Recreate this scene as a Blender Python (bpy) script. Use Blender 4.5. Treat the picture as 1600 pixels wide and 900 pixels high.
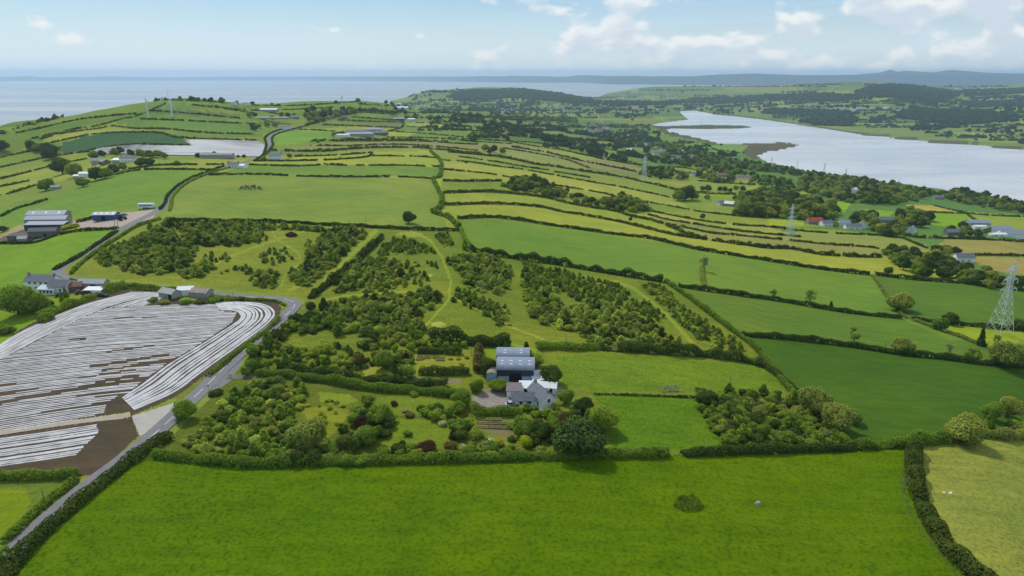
import bpy, math, random
import numpy as np
random.seed(7); RNG = np.random.default_rng(7)
for o in list(bpy.data.objects): bpy.data.objects.remove(o)
sc = bpy.context.scene; C = sc.collection
# ------------------------------------------------------------------ camera
F = 1067.0; PITCH = math.atan(334/F); CH = 230.0
cd = bpy.data.cameras.new('camera'); cam = bpy.data.objects.new('camera', cd); C.objects.link(cam)
cam.location = (0, 0, CH); cam.rotation_euler = (math.pi/2-PITCH, 0, 0)
cd.sensor_width = 36; cd.lens = 36*F/1600; cd.clip_start = 1; cd.clip_end = 200000
sc.camera = cam
# ------------------------------------------------------------------ sky and sun
SUN_AZ = math.radians(-38); SUN_EL = math.radians(52)      # azimuth from +Y towards +X
w = bpy.data.worlds.new('World'); sc.world = w; w.use_nodes = True
nt = w.node_tree; nt.nodes.clear()
def N(nt, t, **k):
    n = nt.nodes.new(t)
    for a, b in k.items(): setattr(n, a, b)
    return n
def mth(nt, op, a, b=None, c=None, clamp=False):
    n = nt.nodes.new('ShaderNodeMath'); n.operation = op; n.use_clamp = clamp
    for i, v in enumerate((a, b, c)):
        if v is None: continue
        if isinstance(v, (int, float)): n.inputs[i].default_value = v
        else: nt.links.new(v, n.inputs[i])
    return n.outputs[0]
def mixc(nt, fac, a, b, mode='MIX'):
    n = nt.nodes.new('ShaderNodeMix'); n.data_type = 'RGBA'; n.blend_type = mode
    for i, v in ((0, fac), (6, a), (7, b)):
        if isinstance(v, (int, float)): n.inputs[i].default_value = v
        elif isinstance(v, tuple): n.inputs[i].default_value = (v[0], v[1], v[2], 1)
        else: nt.links.new(v, n.inputs[i])
    return n.outputs[2]
sky = N(nt, 'ShaderNodeTexSky', sky_type='NISHITA', sun_disc=False)
sky.sun_elevation = SUN_EL; sky.sun_rotation = SUN_AZ; sky.altitude = 200
sky.air_density = 1.0; sky.dust_density = 0.6; sky.ozone_density = 1.6
tc = N(nt, 'ShaderNodeTexCoord'); sp = N(nt, 'ShaderNodeSeparateXYZ'); nt.links.new(tc.outputs['Generated'], sp.inputs[0])
zz = mth(nt, 'MAXIMUM', sp.outputs[2], 0.0)
den = mth(nt, 'ADD', zz, 0.055)
cx = mth(nt, 'DIVIDE', sp.outputs[0], den); cy = mth(nt, 'DIVIDE', sp.outputs[1], den)
cb = N(nt, 'ShaderNodeCombineXYZ'); nt.links.new(cx, cb.inputs[0]); nt.links.new(cy, cb.inputs[1])
az = mth(nt, 'DIVIDE', sp.outputs[0], mth(nt, 'MAXIMUM', sp.outputs[1], 0.05))
def noise(nt, vec, scale, detail=6, rough=0.55, off=0.0, dist=0.0):
    n = nt.nodes.new('ShaderNodeTexNoise'); n.inputs['Scale'].default_value = scale; n.inputs['Detail'].default_value = detail
    n.inputs['Roughness'].default_value = rough; n.inputs['Distortion'].default_value = dist
    m = nt.nodes.new('ShaderNodeVectorMath'); m.operation = 'ADD'; m.inputs[1].default_value = (off, off*0.7, off*1.3)
    nt.links.new(vec, m.inputs[0]); nt.links.new(m.outputs[0], n.inputs['Vector'])
    return n.outputs[0]
def sstep(nt, x, a, b):
    n = nt.nodes.new('ShaderNodeMapRange'); n.interpolation_type = 'SMOOTHSTEP'
    n.inputs[1].default_value = a; n.inputs[2].default_value = b; nt.links.new(x, n.inputs[0]); return n.outputs[0]
# cumulus laid out in direction space: x = bearing, y = stretched height above the horizon
el = mth(nt, 'ARCSINE', sp.outputs[2]); 
cu = N(nt, 'ShaderNodeCombineXYZ'); nt.links.new(az, cu.inputs[0]); nt.links.new(mth(nt, 'MULTIPLY', el, 2.1), cu.inputs[1])
big = noise(nt, cu.outputs[0], 12.0, 7, 0.47, 2.2)
big_up = N(nt, 'ShaderNodeVectorMath', operation='ADD'); nt.links.new(cu.outputs[0], big_up.inputs[0]); big_up.inputs[1].default_value = (-0.006, 0.022, 0)
bigu = noise(nt, big_up.outputs[0], 12.0, 7, 0.47, 2.2)
cover = mth(nt, 'MULTIPLY_ADD', sstep(nt, az, -0.35, 0.40), 0.15, -0.045)      # more cloud to the right
cover = mth(nt, 'ADD', cover, mth(nt, 'MULTIPLY', sstep(nt, el, 0.14, 0.02), 0.012))
dens = sstep(nt, mth(nt, 'ADD', big, cover), 0.575, 0.68)
dens_u = sstep(nt, mth(nt, 'ADD', bigu, cover), 0.58, 0.72)
veil = sstep(nt, noise(nt, cb.outputs[0], 0.35, 5, 0.6, 9.0, 0.6), 0.42, 0.72)
horizon = sstep(nt, el, 0.13, -0.01)
skyc = mixc(nt, 1.0, sky.outputs[0], (0.70, 0.93, 1.08), 'MULTIPLY')
WH = (5.6, 8.2, 10.6)
c1 = mixc(nt, mth(nt, 'MULTIPLY_ADD', veil, 0.40, 0.26), skyc, WH)
c1 = mixc(nt, mth(nt, 'MULTIPLY', horizon, 0.8), c1, (9.4, 10.4, 11.0))
lit = mixc(nt, dens_u, (11.0, 11.0, 10.9), (7.6, 8.5, 9.6))
c2 = mixc(nt, mth(nt, 'MULTIPLY', dens, 0.85), c1, lit)
bg = N(nt, 'ShaderNodeBackground'); bg.inputs[1].default_value = 0.088
ow = N(nt, 'ShaderNodeOutputWorld'); nt.links.new(c2, bg.inputs[0]); nt.links.new(bg.outputs[0], ow.inputs[0])
sl = bpy.data.lights.new('sun', 'SUN'); sun = bpy.data.objects.new('sun', sl); C.objects.link(sun)
sl.energy = 2.6; sl.angle = math.radians(0.7); sl.color = (1.0, 0.95, 0.87)
sd = (math.sin(SUN_AZ)*math.cos(SUN_EL), math.cos(SUN_AZ)*math.cos(SUN_EL), math.sin(SUN_EL))
from mathutils import Vector
sun.rotation_euler = Vector(sd).to_track_quat('Z', 'Y').to_euler()
sc.view_settings.view_transform = 'Standard'; sc.view_settings.look = 'None'
sc.view_settings.exposure = 0.0; sc.view_settings.gamma = 1.0; sc.view_settings.use_curve_mapping = False
sc.cycles.volume_bounces = 1; sc.cycles.max_bounces = 5; sc.cycles.diffuse_bounces = 2; sc.cycles.transparent_max_bounces = 12
HAZE = 5.6e-5
# ------------------------------------------------------------------ numbers: ray, projection, terrain height
SP, CP = math.sin(PITCH), math.cos(PITCH)
def project(x, y, z):
    z = z-CH; d = y*CP-z*SP; d = np.where(d < 1, 1, d)
    return 800+F*x/d, 450-F*(y*SP+z*CP)/d, (y*CP-z*SP) > 1
def ray(px, py):
    a = (px-800)/F; b = -(py-450)/F
    dx = a; dy = CP+b*SP; dz = -SP+b*CP
    h = np.hypot(dx, dy); return dx/h, dy/h, dz/h           # per metre of horizontal distance
# control points: p = (pixel x, pixel y, height), w = (pixel x, distance, height)
CTL_P = [(800,900,130),(0,900,131),(1600,900,121),(400,900,131),(1200,900,126),(800,720,130),(240,715,132),(1330,705,121),(1600,690,115),(500,470,134),
 (0,700,131),(0,560,133),(250,560,133),(100,430,138),(250,340,144),(640,350,139),(720,360,136),(1040,435,123),(1600,570,110),(1600,460,97),(1400,460,103),(1200,570,121),
 (1100,400,113),(1600,370,60),(1400,370,80),(1200,340,82),(1300,300,38),(1450,310,22),(1600,325,4),(1330,280,6),(1250,268,6),(1200,250,4),(1160,240,5),(1100,223,3),(1040,206,3),(1000,235,24),
 (1050,260,42),(1000,280,62),(1000,330,90),(800,330,118),(700,300,127),(700,250,121),(700,200,108),(680,175,94),(850,200,66),(800,230,104),(900,240,78),(950,300,90),(800,280,116),
 (900,180,14),(850,175,20),(950,200,14),(980,170,12),(770,172,30),(760,138,112),(700,141,104),(650,148,70),(780,158,32),(850,142,86),(900,150,20),
 (500,280,138),(350,300,143),(500,230,136),(430,195,142),(360,240,142),(270,185,165),(0,300,120),(0,400,130),(100,300,130),(80,350,135),(0,250,112),(0,220,110),(150,250,126),
 (100,215,133),(200,200,146),(350,185,158),(560,190,132),(620,185,112),(600,170,120),
 (1430,222,4),(1300,203,3),(1200,187,3),(1120,178,3),(1070,172,3),(1600,232,4),(1500,195,22),(1350,185,20),(1200,170,20),(1600,170,60),(1450,165,45),(1300,160,60),(1150,155,40),
 (1400,150,100),(1250,150,80),(1000,150,25),(1050,160,20),(1600,150,80)]
# skylines (pixel x, pixel y, distance)
CREST = [(-200,262,1050),(-60,222,1250),(0,206,1350),(50,192,1400),(100,182,1450),(150,171,1480),(200,163,1500),(270,155,1520),(330,156,1560),(400,162,1700),(460,162,1900),(520,160,2050),(570,156,2100),(610,161,2150),
 (622,158,6000),(650,147,6200),(690,142,6400),(740,137,6500),(800,136,6700),(850,141,6900),(960,146,8200),(1000,137,9500),(1100,135,9500),(1250,133,9000),(1400,131,8500),(1470,138,8800),(1540,138,9500),(1600,133,9500),(1800,133,9000)]
CTL_W = [(-300,1700,20),(-300,2200,-30),(-60,1700,20),(-60,2300,-40),(0,1800,20),(0,2400,-40),(150,1900,40),(150,2500,-40),(270,2000,50),(270,2600,-40),(400,2200,50),(400,2900,-40),(520,2700,30),(520,3400,-40),
 (600,2900,40),(600,3700,-30),(560,6000,-40),(600,5500,-30),(585,7000,-40),(650,4300,15),(700,4600,18),(690,3400,60),(650,8000,-40),(760,8200,-40),(850,8200,-30),(920,7600,-6),(920,9000,-40),(1000,11500,-40),(1200,11500,-40),(1400,11000,-40),(1600,12000,-40),(1850,12000,-40),
 (800,120,131),(800,60,131),(-200,120,132),(1800,120,120),(-300,60,132),(1900,60,122),(1900,400,90),(-300,500,125),(-300,900,105),(1850,1100,5),(1850,2600,4)]
pts = []
for px, py, z in CTL_P:
    a, b, c = ray(px, py); r = (z-CH)/c; pts.append((math.atan2(a, b), math.log(r), z))
for px, py, r in CREST:
    a, b, c = ray(px, py); pts.append((math.atan2(a, b), math.log(r), CH+c*r))
for px, r, z in CTL_W: pts.append((math.atan((px-800)/F*0.97), math.log(r), z))
P = np.array(pts); KX = 3.2
def tps_phi(d2): return 0.5*d2*np.log(d2+1e-12)
X = np.column_stack([P[:, 0]*KX, P[:, 1]]); n = len(X)
K = tps_phi(((X[:, None]-X[None])**2).sum(-1)) + np.eye(n)*2e-3
A = np.zeros((n+3, n+3)); A[:n, :n] = K; A[:n, n] = 1; A[:n, n+1:] = X; A[n:, :n] = A[:n, n:].T
W = np.linalg.solve(A, np.concatenate([P[:, 2], [0, 0, 0]]))
TA = np.linspace(-0.9, 0.9, 361); TR = np.linspace(math.log(35), math.log(13500), 520)
TAB = np.zeros((361, 520))
for i, a in enumerate(TA):
    d2 = (a*KX-X[:, 0][:, None])**2+(TR[None]-X[:, 1][:, None])**2
    TAB[i] = (W[:n, None]*tps_phi(d2)).sum(0)+W[n]+W[n+1]*a*KX+W[n+2]*TR
LOUGH = [(1062,174),(1087,173),(1122,180),(1150,182),(1200,188),(1250,195),(1300,203),(1350,211),(1400,216),(1437,220),(1475,224),(1525,226.5),(1600,235),(1800,262),(2000,290),(2000,420),(1800,375),(1600,320),(1575,315),
 (1525,304),(1475,300),(1425,292),(1375,286),(1325,276),(1275,270),(1230,262),(1195,253),(1182,244),(1200,238),(1225,234),(1250,228),(1247,224),(1215,222),(1180,224),(1125,224),(1100,217),(1075,212),(1050,207),(1037,204),
 (1050,201),(1100,202),(1160,201),(1178,199),(1160,196),(1100,195),(1040,197),(1017,196),(1030,193),(1077,187),(1069,181)]
RX0, RY0, RW, RH = -500, 100, 2600, 1100
def fill_poly(img, poly, val, S=1):
    poly = np.array(poly, float); xs = (poly[:, 0]-RX0)*S; ys = (poly[:, 1]-RY0)*S
    y0 = max(0, int(ys.min())); y1 = min(img.shape[0]-1, int(ys.max())+1)
    for y in range(y0, y1+1):
        yc = y+0.5; cr = []
        for i in range(len(xs)):
            j = (i+1) % len(xs)
            if (ys[i] <= yc) != (ys[j] <= yc): cr.append(xs[i]+(yc-ys[i])/(ys[j]-ys[i])*(xs[j]-xs[i]))
        cr.sort()
        for k in range(0, len(cr)-1, 2):
            a = max(0, int(round(cr[k]))); b = min(img.shape[1], int(round(cr[k+1])))
            if b > a: img[y, a:b] = val
LM = np.zeros((350*2, RW*2)); fill_poly(LM, LOUGH, 1.0, 2)
for _ in range(1):
    LM[1:-1, 1:-1] = (LM[1:-1, 1:-1]*2+LM[:-2, 1:-1]+LM[2:, 1:-1]+LM[1:-1, :-2]+LM[1:-1, 2:])/6
def height(x, y):
    x = np.asarray(x, float); y = np.asarray(y, float)
    r = np.hypot(x, y); a = np.arctan2(x, y); ac = np.clip(a, -0.9, 0.9)
    fi = (ac-TA[0])/(TA[1]-TA[0]); fj = np.clip((np.log(np.maximum(r, 36))-TR[0])/(TR[1]-TR[0]), 0, 518.99)
    i = np.clip(fi.astype(int), 0, 359); j = fj.astype(int); u = fi-i; v = fj-j
    z = TAB[i, j]*(1-u)*(1-v)+TAB[i+1, j]*u*(1-v)+TAB[i, j+1]*(1-u)*v+TAB[i+1, j+1]*u*v
    zr = np.where(r < 1500, 120.0, np.maximum(120-(r-1500)*0.12, -30)); t = np.clip((np.abs(a)-0.85)/1.0, 0, 1); z = z*(1-t)+zr*t
    z = z+np.clip(z/40, 0, 1)*np.clip((r-90)/400, 0, 1)*(1.3*np.sin(x/71+1.3*np.sin(y/117))+1.1*np.sin(y/83+x/190))
    px0 = 800+F*x/np.maximum(y, 1)*CP
    m = (y > 0) & (px0 > 645) & (r < 7300) & (a < 1.0); z = np.where(m, np.maximum(z, 1.3), z)
    qx, qy, ok = project(x, y, np.zeros_like(x)); ok = ok & (qy > 165) & (qy < 445)
    ii = np.clip(((qy-RY0)*2).astype(int), 0, 699); jj = np.clip(((qx-RX0)*2).astype(int), 0, RW*2-1)
    lm = np.where(ok, LM[ii, jj], 0); z = z*(1-lm)+(-3.0)*lm
    return np.maximum(z, -9.0)
RS = np.exp(np.linspace(math.log(45), math.log(13000), 900))
def G(px, py):
    """pixels of the photograph -> points on the ground"""
    px = np.atleast_1d(np.asarray(px, float)); py = np.atleast_1d(np.asarray(py, float))
    a, b, c = ray(px, py); R = RS[None]*np.ones((len(px), 1))
    H = np.maximum(height(R*a[:, None], R*b[:, None]), 0.0); Z = CH+R*c[:, None]; D = Z-H
    hit = D < 0; k = np.where(hit.any(1), hit.argmax(1), np.argmin(np.where(R < 900, 1e9, D), 1)); k = np.maximum(k, 1)
    q = np.arange(len(px)); d0 = D[q, k-1]; d1 = D[q, k]; t = np.where(d1 < 0, d0/(d0-d1+1e-9), 1.0)
    r = R[q, k-1]+(R[q, k]-R[q, k-1])*np.clip(t, 0, 1)
    x, y = r*a, r*b; return np.column_stack([x, y, height(x, y)])
def G1(px, py): return G([px], [py])[0]
# ------------------------------------------------------------------ helpers for things
def lin(c):
    return tuple(((v/255)/12.92 if v/255 <= 0.04045 else ((v/255+0.055)/1.055)**2.4) for v in c)
def tag(o, label=None, cat=None, group=None, kind=None):
    if label: o['label'] = label
    if cat: o['category'] = cat
    if group: o['group'] = group
    if kind: o['kind'] = kind
    return o
def link(name, me, parent=None, loc=None, rz=0, mat=None):
    o = bpy.data.objects.new(name, me); C.objects.link(o)
    if parent: o.parent = parent
    if loc is not None: o.location = loc
    if rz: o.rotation_euler = (0, 0, rz)
    if mat and me and not me.materials: me.materials.append(mat)
    return o
def mesh(name, v, f, mat=None, smooth=False, corner=None, cname=None):
    """v (n,3); f (m,k) all faces alike, or a list"""
    me = bpy.data.meshes.new(name); v = np.asarray(v, np.float32)
    if isinstance(f, np.ndarray):
        m, k = f.shape
        me.vertices.add(len(v)); me.vertices.foreach_set('co', v.ravel())
        me.loops.add(m*k); me.loops.foreach_set('vertex_index', f.astype(np.int32).ravel())
        me.polygons.add(m); me.polygons.foreach_set('loop_start', np.arange(0, m*k, k, dtype=np.int32))
        me.update(calc_edges=True)
    else: me.from_pydata([tuple(map(float, p)) for p in v], [], f); me.update()
    if smooth: me.polygons.foreach_set('use_smooth', np.ones(len(me.polygons), bool))
    if mat is not None: me.materials.append(mat)
    if corner is not None:
        at = me.attributes.new(cname, 'FLOAT_COLOR', 'FACE'); at.data.foreach_set('color', np.asarray(corner, np.float32).ravel())
    return me
MATS = {}
def new_mat(name):
    m = bpy.data.materials.new(name); m.use_nodes = True; t = m.node_tree; t.nodes.clear()
    o = N(t, 'ShaderNodeOutputMaterial'); MATS[name] = m; return m, t, o
def std(name, col, rough=0.7, metal=0.0, var=0.12, scale=1.5, spec=0.3, bump=0.0, streak=None):
    m, t, o = new_mat(name); b = N(t, 'ShaderNodeBsdfPrincipled')
    g = N(t, 'ShaderNodeNewGeometry').outputs['Position']
    if streak:
        vm = N(t, 'ShaderNodeVectorMath', operation='MULTIPLY'); t.links.new(g, vm.inputs[0]); vm.inputs[1].default_value = streak; g = vm.outputs[0]
    nz = noise(t, g, scale, 5, 0.6)
    c = mixc(t, mth(t, 'MULTIPLY_ADD', nz, 2.2, -0.6, clamp=True), tuple(v*(1-var) for v in col), tuple(min(1, v*(1+var)) for v in col))
    t.links.new(c, b.inputs['Base Color']); b.inputs['Roughness'].default_value = rough; b.inputs['Metallic'].default_value = metal
    b.inputs['Specular IOR Level'].default_value = spec
    if bump:
        bp = N(t, 'ShaderNodeBump'); bp.inputs['Strength'].default_value = bump; t.links.new(nz, bp.inputs['Height']); t.links.new(bp.outputs[0], b.inputs['Normal'])
    t.links.new(b.outputs[0], o.inputs[0]); return m
# ------------------------------------------------------------------ what grows where: fields painted into the ground's own colour
IMG = np.zeros((RH, RW, 4), np.float32)
def col(*rgb): return lin(rgb)
def tone(rgb):
    t = min(1, max(0, (rgb[1]/rgb[0]-1.0)/0.2)); l = lin(rgb); return (l[0]*(1+.28*t), l[1]*1.02, l[2]*(.88-.08*t))
def paint(poly, rgb, rough=0.35):
    fill_poly(IMG, poly, np.array((*tone(rgb), rough), np.float32))
def below(line, rgb, rough=0.35):
    paint([(line[0][0], 1190)]+list(line)+[(line[-1][0], 1190)], rgb, rough)
def wide(line, w, rgb, rough=0.3):
    p = np.array(line, float); d = np.gradient(p, axis=0); nrm = np.column_stack([-d[:, 1], d[:, 0]]); nrm /= np.linalg.norm(nrm, axis=1)[:, None]+1e-9
    w = np.broadcast_to(np.asarray(w, float), (len(p),))[:, None]/2
    paint(list(map(tuple, p+nrm*w))+list(map(tuple, (p-nrm*w)[::-1])), rgb, rough)
GR, LG, YG, OL, BR, DK = (92,122,62), (116,136,66), (150,160,74), (134,140,72), (140,134,84), (52,92,52)
IMG[:] = (*lin((98,128,62)), 0.35)
E = -500; E2 = 2100
# far country
rr = random.Random(3)
def patchwork(poly, dx, dy, cols, tilt=0.0):
    """lays a jittered quilt of fields over a stretch of far country"""
    m = np.zeros((RH, RW)); fill_poly(m, poly, 1.0)
    ys = [p[1] for p in poly]; xs = [p[0] for p in poly]; y = min(ys); out = []
    while y < max(ys):
        h = dy*(0.6+0.9*rr.random()); x = min(xs)-dx*rr.random()
        row = []
        while x < max(xs):
            wd = dx*(0.5+1.2*rr.random()); sh = rr.uniform(-3, 3)
            q = [(x+sh, y+tilt*x), (x+wd+sh, y+tilt*(x+wd)), (x+wd, y+h+tilt*(x+wd)), (x, y+h+tilt*x)]
            mm = np.zeros((RH, RW)); fill_poly(mm, q, 1.0); sel = (mm > 0) & (m > 0); c = rr.choice(cols); k = rr.uniform(0.88, 1.1)
            IMG[sel] = (*(v*k for v in tone(c)), 0.3); out.append(q); x += wd
        y += h
    return out, m
Q1, M1 = patchwork([(560,120),(1700,120),(1700,240),(1180,232),(900,240),(560,200)], 46, 4.2, [GR, LG, OL, (84,116,62), (102,132,66), (120,136,70), (88,120,56)])
Q2, M2 = patchwork([(-300,160),(600,150),(620,200),(-300,300)], 70, 5, [(104,136,62), (96,130,58), (112,142,62)], -0.05)
paint([(620,170),(690,172),(800,182),(900,210),(960,235),(960,245),(760,240),(620,205)], (104,134,70))
paint([(700,194),(760,199),(800,197),(980,225),(960,222),(760,205),(700,201)], (132,136,84))
paint([(1160,196),(1100,195),(1040,197),(1017,196),(1037,205),(1050,202),(1178,201),(1190,199)], (84,80,62))
paint([(1037,203),(1050,207),(1100,218),(1180,225),(1250,224),(1250,232),(1195,243),(1180,250),(1160,238),(1100,226),(1040,212)], (96,88,66))
paint([(960,212),(1010,205),(1060,214),(1120,226),(1165,238),(1160,240),(1060,228),(960,222)], (102,136,66))
paint([(1070,224),(1125,226),(1170,226),(1160,238),(1120,236),(1075,232)], (108,148,66))
wide(LOUGH[0:13], 4.5, (96,92,68)); wide(LOUGH[27:46], 3, (100,94,72))
wide([(1000,330),(1045,345),(1100,353)], 1, (140,150,80))
paint([(1310,202),(1400,190),(1600,196),(1600,230),(1475,222),(1400,214)], (108,134,72))
paint([(1490,207),(1560,208),(1597,222),(1540,224),(1500,216)], (124,152,70))
paint([(1345,158),(1380,153),(1385,156),(1360,162)], (138,156,88)); paint([(1295,163),(1345,158),(1360,162),(1300,169)], (134,146,86))
paint([(1518,173),(1570,170),(1580,174),(1525,177)], (118,150,84)); paint([(1200,158),(1230,154),(1290,162),(1210,165)], (118,144,78))
# left hills
paint([(E,260),(-60,222),(0,207),(50,192),(137,171),(200,162),(230,158),(270,155),(310,157),(220,176),(175,181),(60,202),(0,222),(E,300)], (104,136,60))
paint([(20,215),(60,203),(117,188),(176,181),(220,177),(190,186),(155,196),(112,203),(50,217),(0,232)], (98,132,58))
paint([(50,216),(112,202),(155,195),(190,185),(212,200),(175,197),(100,208),(62,218)], (134,150,66))
paint([(62,217),(100,207),(155,200),(175,196),(212,200),(250,207),(190,206),(140,211),(80,223)], (150,158,72))
paint([(175,190),(220,183),(240,184),(400,190),(400,208),(322,207),(262,201),(212,199)], (98,134,64))
paint([(235,170),(300,172),(375,180),(375,186),(300,180),(235,177)], (84,112,70))
below([(E,290),(0,262),(50,250),(88,243),(160,237),(330,245),(418,240),(500,236),(600,228),(690,226)], (128,146,64))
below([(E,300),(0,279),(37,270),(72,261),(95,255),(140,247),(200,250),(420,250)], (136,152,68))
below([(E,320),(0,305),(25,299),(55,289),(110,280),(150,283),(182,272),(212,266),(335,265)], (116,140,64))
paint([(0,325),(75,311),(130,292),(182,272),(212,266),(250,264),(335,265),(280,292),(250,325),(215,345),(150,345),(60,340),(0,362)], (104,142,60))
paint([(E,250),(20,240),(60,232),(90,240),(50,250),(0,262),(E,290)], (112,142,60))
# middle: bands between the hedges, far to near
paint([(425,205),(480,196),(527,187),(630,190),(760,199),(800,205),(1000,235),(1000,260),(800,250),(690,250),(420,245)], (104,134,64))
paint([(470,197),(632,190),(630,199),(550,196),(497,194)], (118,124,78)); paint([(468,202),(550,197),(625,200),(605,206),(540,206),(468,206)], (146,152,72))
paint([(430,204),(518,204),(518,214),(460,225),(430,227)], (106,150,58))
paint([(635,192),(700,193),(706,201),(640,198)], (146,158,74)); paint([(607,205),(650,207),(640,213),(607,213)], (146,160,72)); 
paint([(760,199),(794,201),(869,212),(962,224),(887,221),(812,213),(775,208)], (142,136,88))
paint([(737,207),(812,214),(887,221),(962,228),(944,235),(831,223),(737,217)], (84,124,62))
below([(485,226),(550,221),(650,220),(720,224),(799,222),(869,231),(944,249),(1000,262)], (144,136,90))
below([(430,235),(485,228),(600,225),(700,230),(800,240),(900,258),(1000,272)], (120,134,76))
paint([(756,230),(831,238),(897,253),(925,268),(869,260),(794,247),(750,240)], (136,144,86))
paint([(775,226),(831,231),(906,240),(944,249),(900,250),(831,236)], (150,154,82))
below([(440,243),(550,236),(650,233),(672,235),(725,241),(794,249),(869,262),(962,277),(1000,283),(1062,298)], (132,146,72))
below([(460,244),(525,242),(582,238),(672,236),(690,255),(820,264),(923,279),(1000,290),(1054,311)], (150,162,68))
paint([(717,244),(820,260),(923,277),(1000,291),(1054,310),(1100,325),(1000,299),(850,271),(717,250),(687,250)], (130,148,70))
paint([(390,258),(550,258),(687,261),(688,250),(687,276),(550,275),(400,272),(330,273)], (104,138,66))
paint([(390,252),(450,252),(600,246),(640,246),(687,258),(550,257),(400,256)], (152,162,68))
below([(252,340),(262,312),(285,291),(310,280),(327,274),(400,273),(550,276),(678,280),(690,312),(677,332),(718,356)], (116,144,70))
paint([(687,251),(728,253),(816,265),(887,278),(962,291),(1054,311),(1150,338),(1086,331),(980,311),(867,289),(818,280),(756,271),(690,265)], (156,160,76))
paint([(690,265),(756,271),(818,280),(867,290),(980,311),(1100,332),(1200,341),(1200,354),(1050,336),(990,330),(887,318),(800,302),(762,300),(692,301)], (140,154,72))
paint([(690,283),(784,283),(850,300),(800,303),(692,300)], (112,138,60))
paint([(692,302),(800,302),(850,309),(925,325),(987,339),(1035,350),(1050,366),(962,345),(875,330),(800,319),(695,320)], (146,156,68))
paint([(1000,262),(1160,262),(1200,300),(1200,345),(1086,331),(1054,310),(1000,290)], (120,144,70))
paint([(1012,316),(1100,333),(1200,342),(1300,355),(1200,355),(1100,345),(1015,330)], (118,142,60))
paint([(1015,329),(1100,345),(1200,354),(1250,370),(1150,360),(1050,344)], (150,154,78))
paint([(1012,335),(1100,352),(1200,365),(1250,372),(1200,373),(1112,364),(1040,350)], (140,140,78))
paint([(1040,350),(1112,364),(1200,373),(1300,382),(1390,392),(1390,402),(1275,396),(1162,382),(1087,371)], (146,142,82))
paint([(1240,362),(1300,364),(1365,367),(1430,375),(1475,397),(1390,392),(1300,382),(1200,372),(1250,370)], (144,148,80))
paint([(1200,354),(1300,359),(1365,366),(1300,365),(1240,360)], (134,152,60))
below([(696,320),(800,320),(875,331),(962,346),(1050,367),(1087,372),(1162,382),(1275,397),(1390,402),(1460,420),(1600,450)], (152,158,66))
below([(715,341),(800,342),(900,357),(975,370),(1050,380),(1125,395),(1200,407),(1275,419),(1360,429),(1425,436),(1500,442),(1600,454),(E2,530)], (102,138,58))
paint([(1362,429),(1600,454),(E2,530),(E2,560),(1600,516),(1482,505),(1417,497),(1387,465)], (84,118,50))
below([(1060,448),(1200,468),(1300,485),(1407,498),(1482,530),(1600,545),(E2,600)], (90,124,52))
paint([(1430,500),(1550,512),(1600,516),(E2,560),(E2,620),(1600,560),(1540,540),(1475,518)], (140,160,52))
below([(1160,524),(1250,531),(1350,544),(1475,560),(1600,574),(E2,640)], (65,102,34))
paint([(1440,400),(1480,372),(1600,374),(1700,380),(1700,400),(1600,398),(1510,398),(1480,410)], (150,140,82)); paint([(1510,401),(1600,402),(1700,410),(1700,440),(1600,432),(1540,420)], (156,142,82))
paint([(1415,320),(1460,321),(1508,332),(1440,331),(1418,330)], (182,164,84)); paint([(1440,333),(1510,334),(1530,350),(1490,357),(1450,350)], (112,158,44))
paint([(1510,330),(1600,338),(1700,345),(1700,362),(1600,362),(1540,352)], (132,154,64)); paint([(1295,313),(1330,316),(1320,332),(1298,325)], (118,162,44)); paint([(1345,326),(1400,330),(1380,345),(1350,340)], (120,158,50))
paint([(1165,292),(1260,300),(1275,308),(1250,308),(1180,300)], (132,158,58)); paint([(1200,342),(1255,345),(1255,353),(1200,352)], (136,160,60))
paint([(1040,280),(1100,283),(1140,296),(1060,296)], (138,148,72)); paint([(1060,300),(1180,303),(1190,315),(1080,318)], (118,148,58)); paint([(1040,262),(1140,256),(1200,262),(1130,270)], (128,150,66))
# left: fields by the house and the road
below([(E,420),(0,381),(50,379),(90,367),(150,359),(185,357),(150,380),(85,425),(75,433),(52,440)], (104,146,48), 0.6)
paint([(30,352),(110,345),(190,332),(240,328),(255,322),(235,345),(185,357),(90,366),(0,381),(0,368)], (158,144,124))
paint([(0,372),(60,350),(110,345),(120,352),(90,366),(50,378),(0,380)], (104,98,84))
paint([(108,352),(182,356),(150,359),(100,366)], (138,148,60))
paint([(E,470),(0,462),(60,470),(125,460),(95,487),(60,500),(0,535),(E,700)], (112,150,40), 0.6)
paint([(130,443),(160,440),(175,446),(150,455),(105,460),(115,450)], (150,138,118))
# beet field soil under the plastic
paint([(E,690),(0,545),(25,518),(60,500),(125,474),(195,452),(285,458),(280,470),(345,468),(430,468),(440,482),(432,502),(400,527),(315,590),(275,620),(205,650),(212,668),(216,681),(150,742),(120,745),(0,750),(E,770)], (88,74,66), 0.5)
paint([(E,690),(0,680),(100,665),(203,652),(203,644),(100,658),(0,672),(E,690)], (178,164,144))
paint([(205,650),(272,630),(276,648),(218,680),(213,668)], (176,168,156), 0.1)
paint([(135,237),(160,230),(215,225),(297,227),(285,217),(400,219),(417,225),(410,245),(330,245),(262,243),(160,240)], (128,118,108), 0.5)
paint([(90,228),(130,211),(190,206),(250,207),(285,215),(297,227),(215,225),(160,230),(135,237),(95,238)], (58,96,62))
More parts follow.
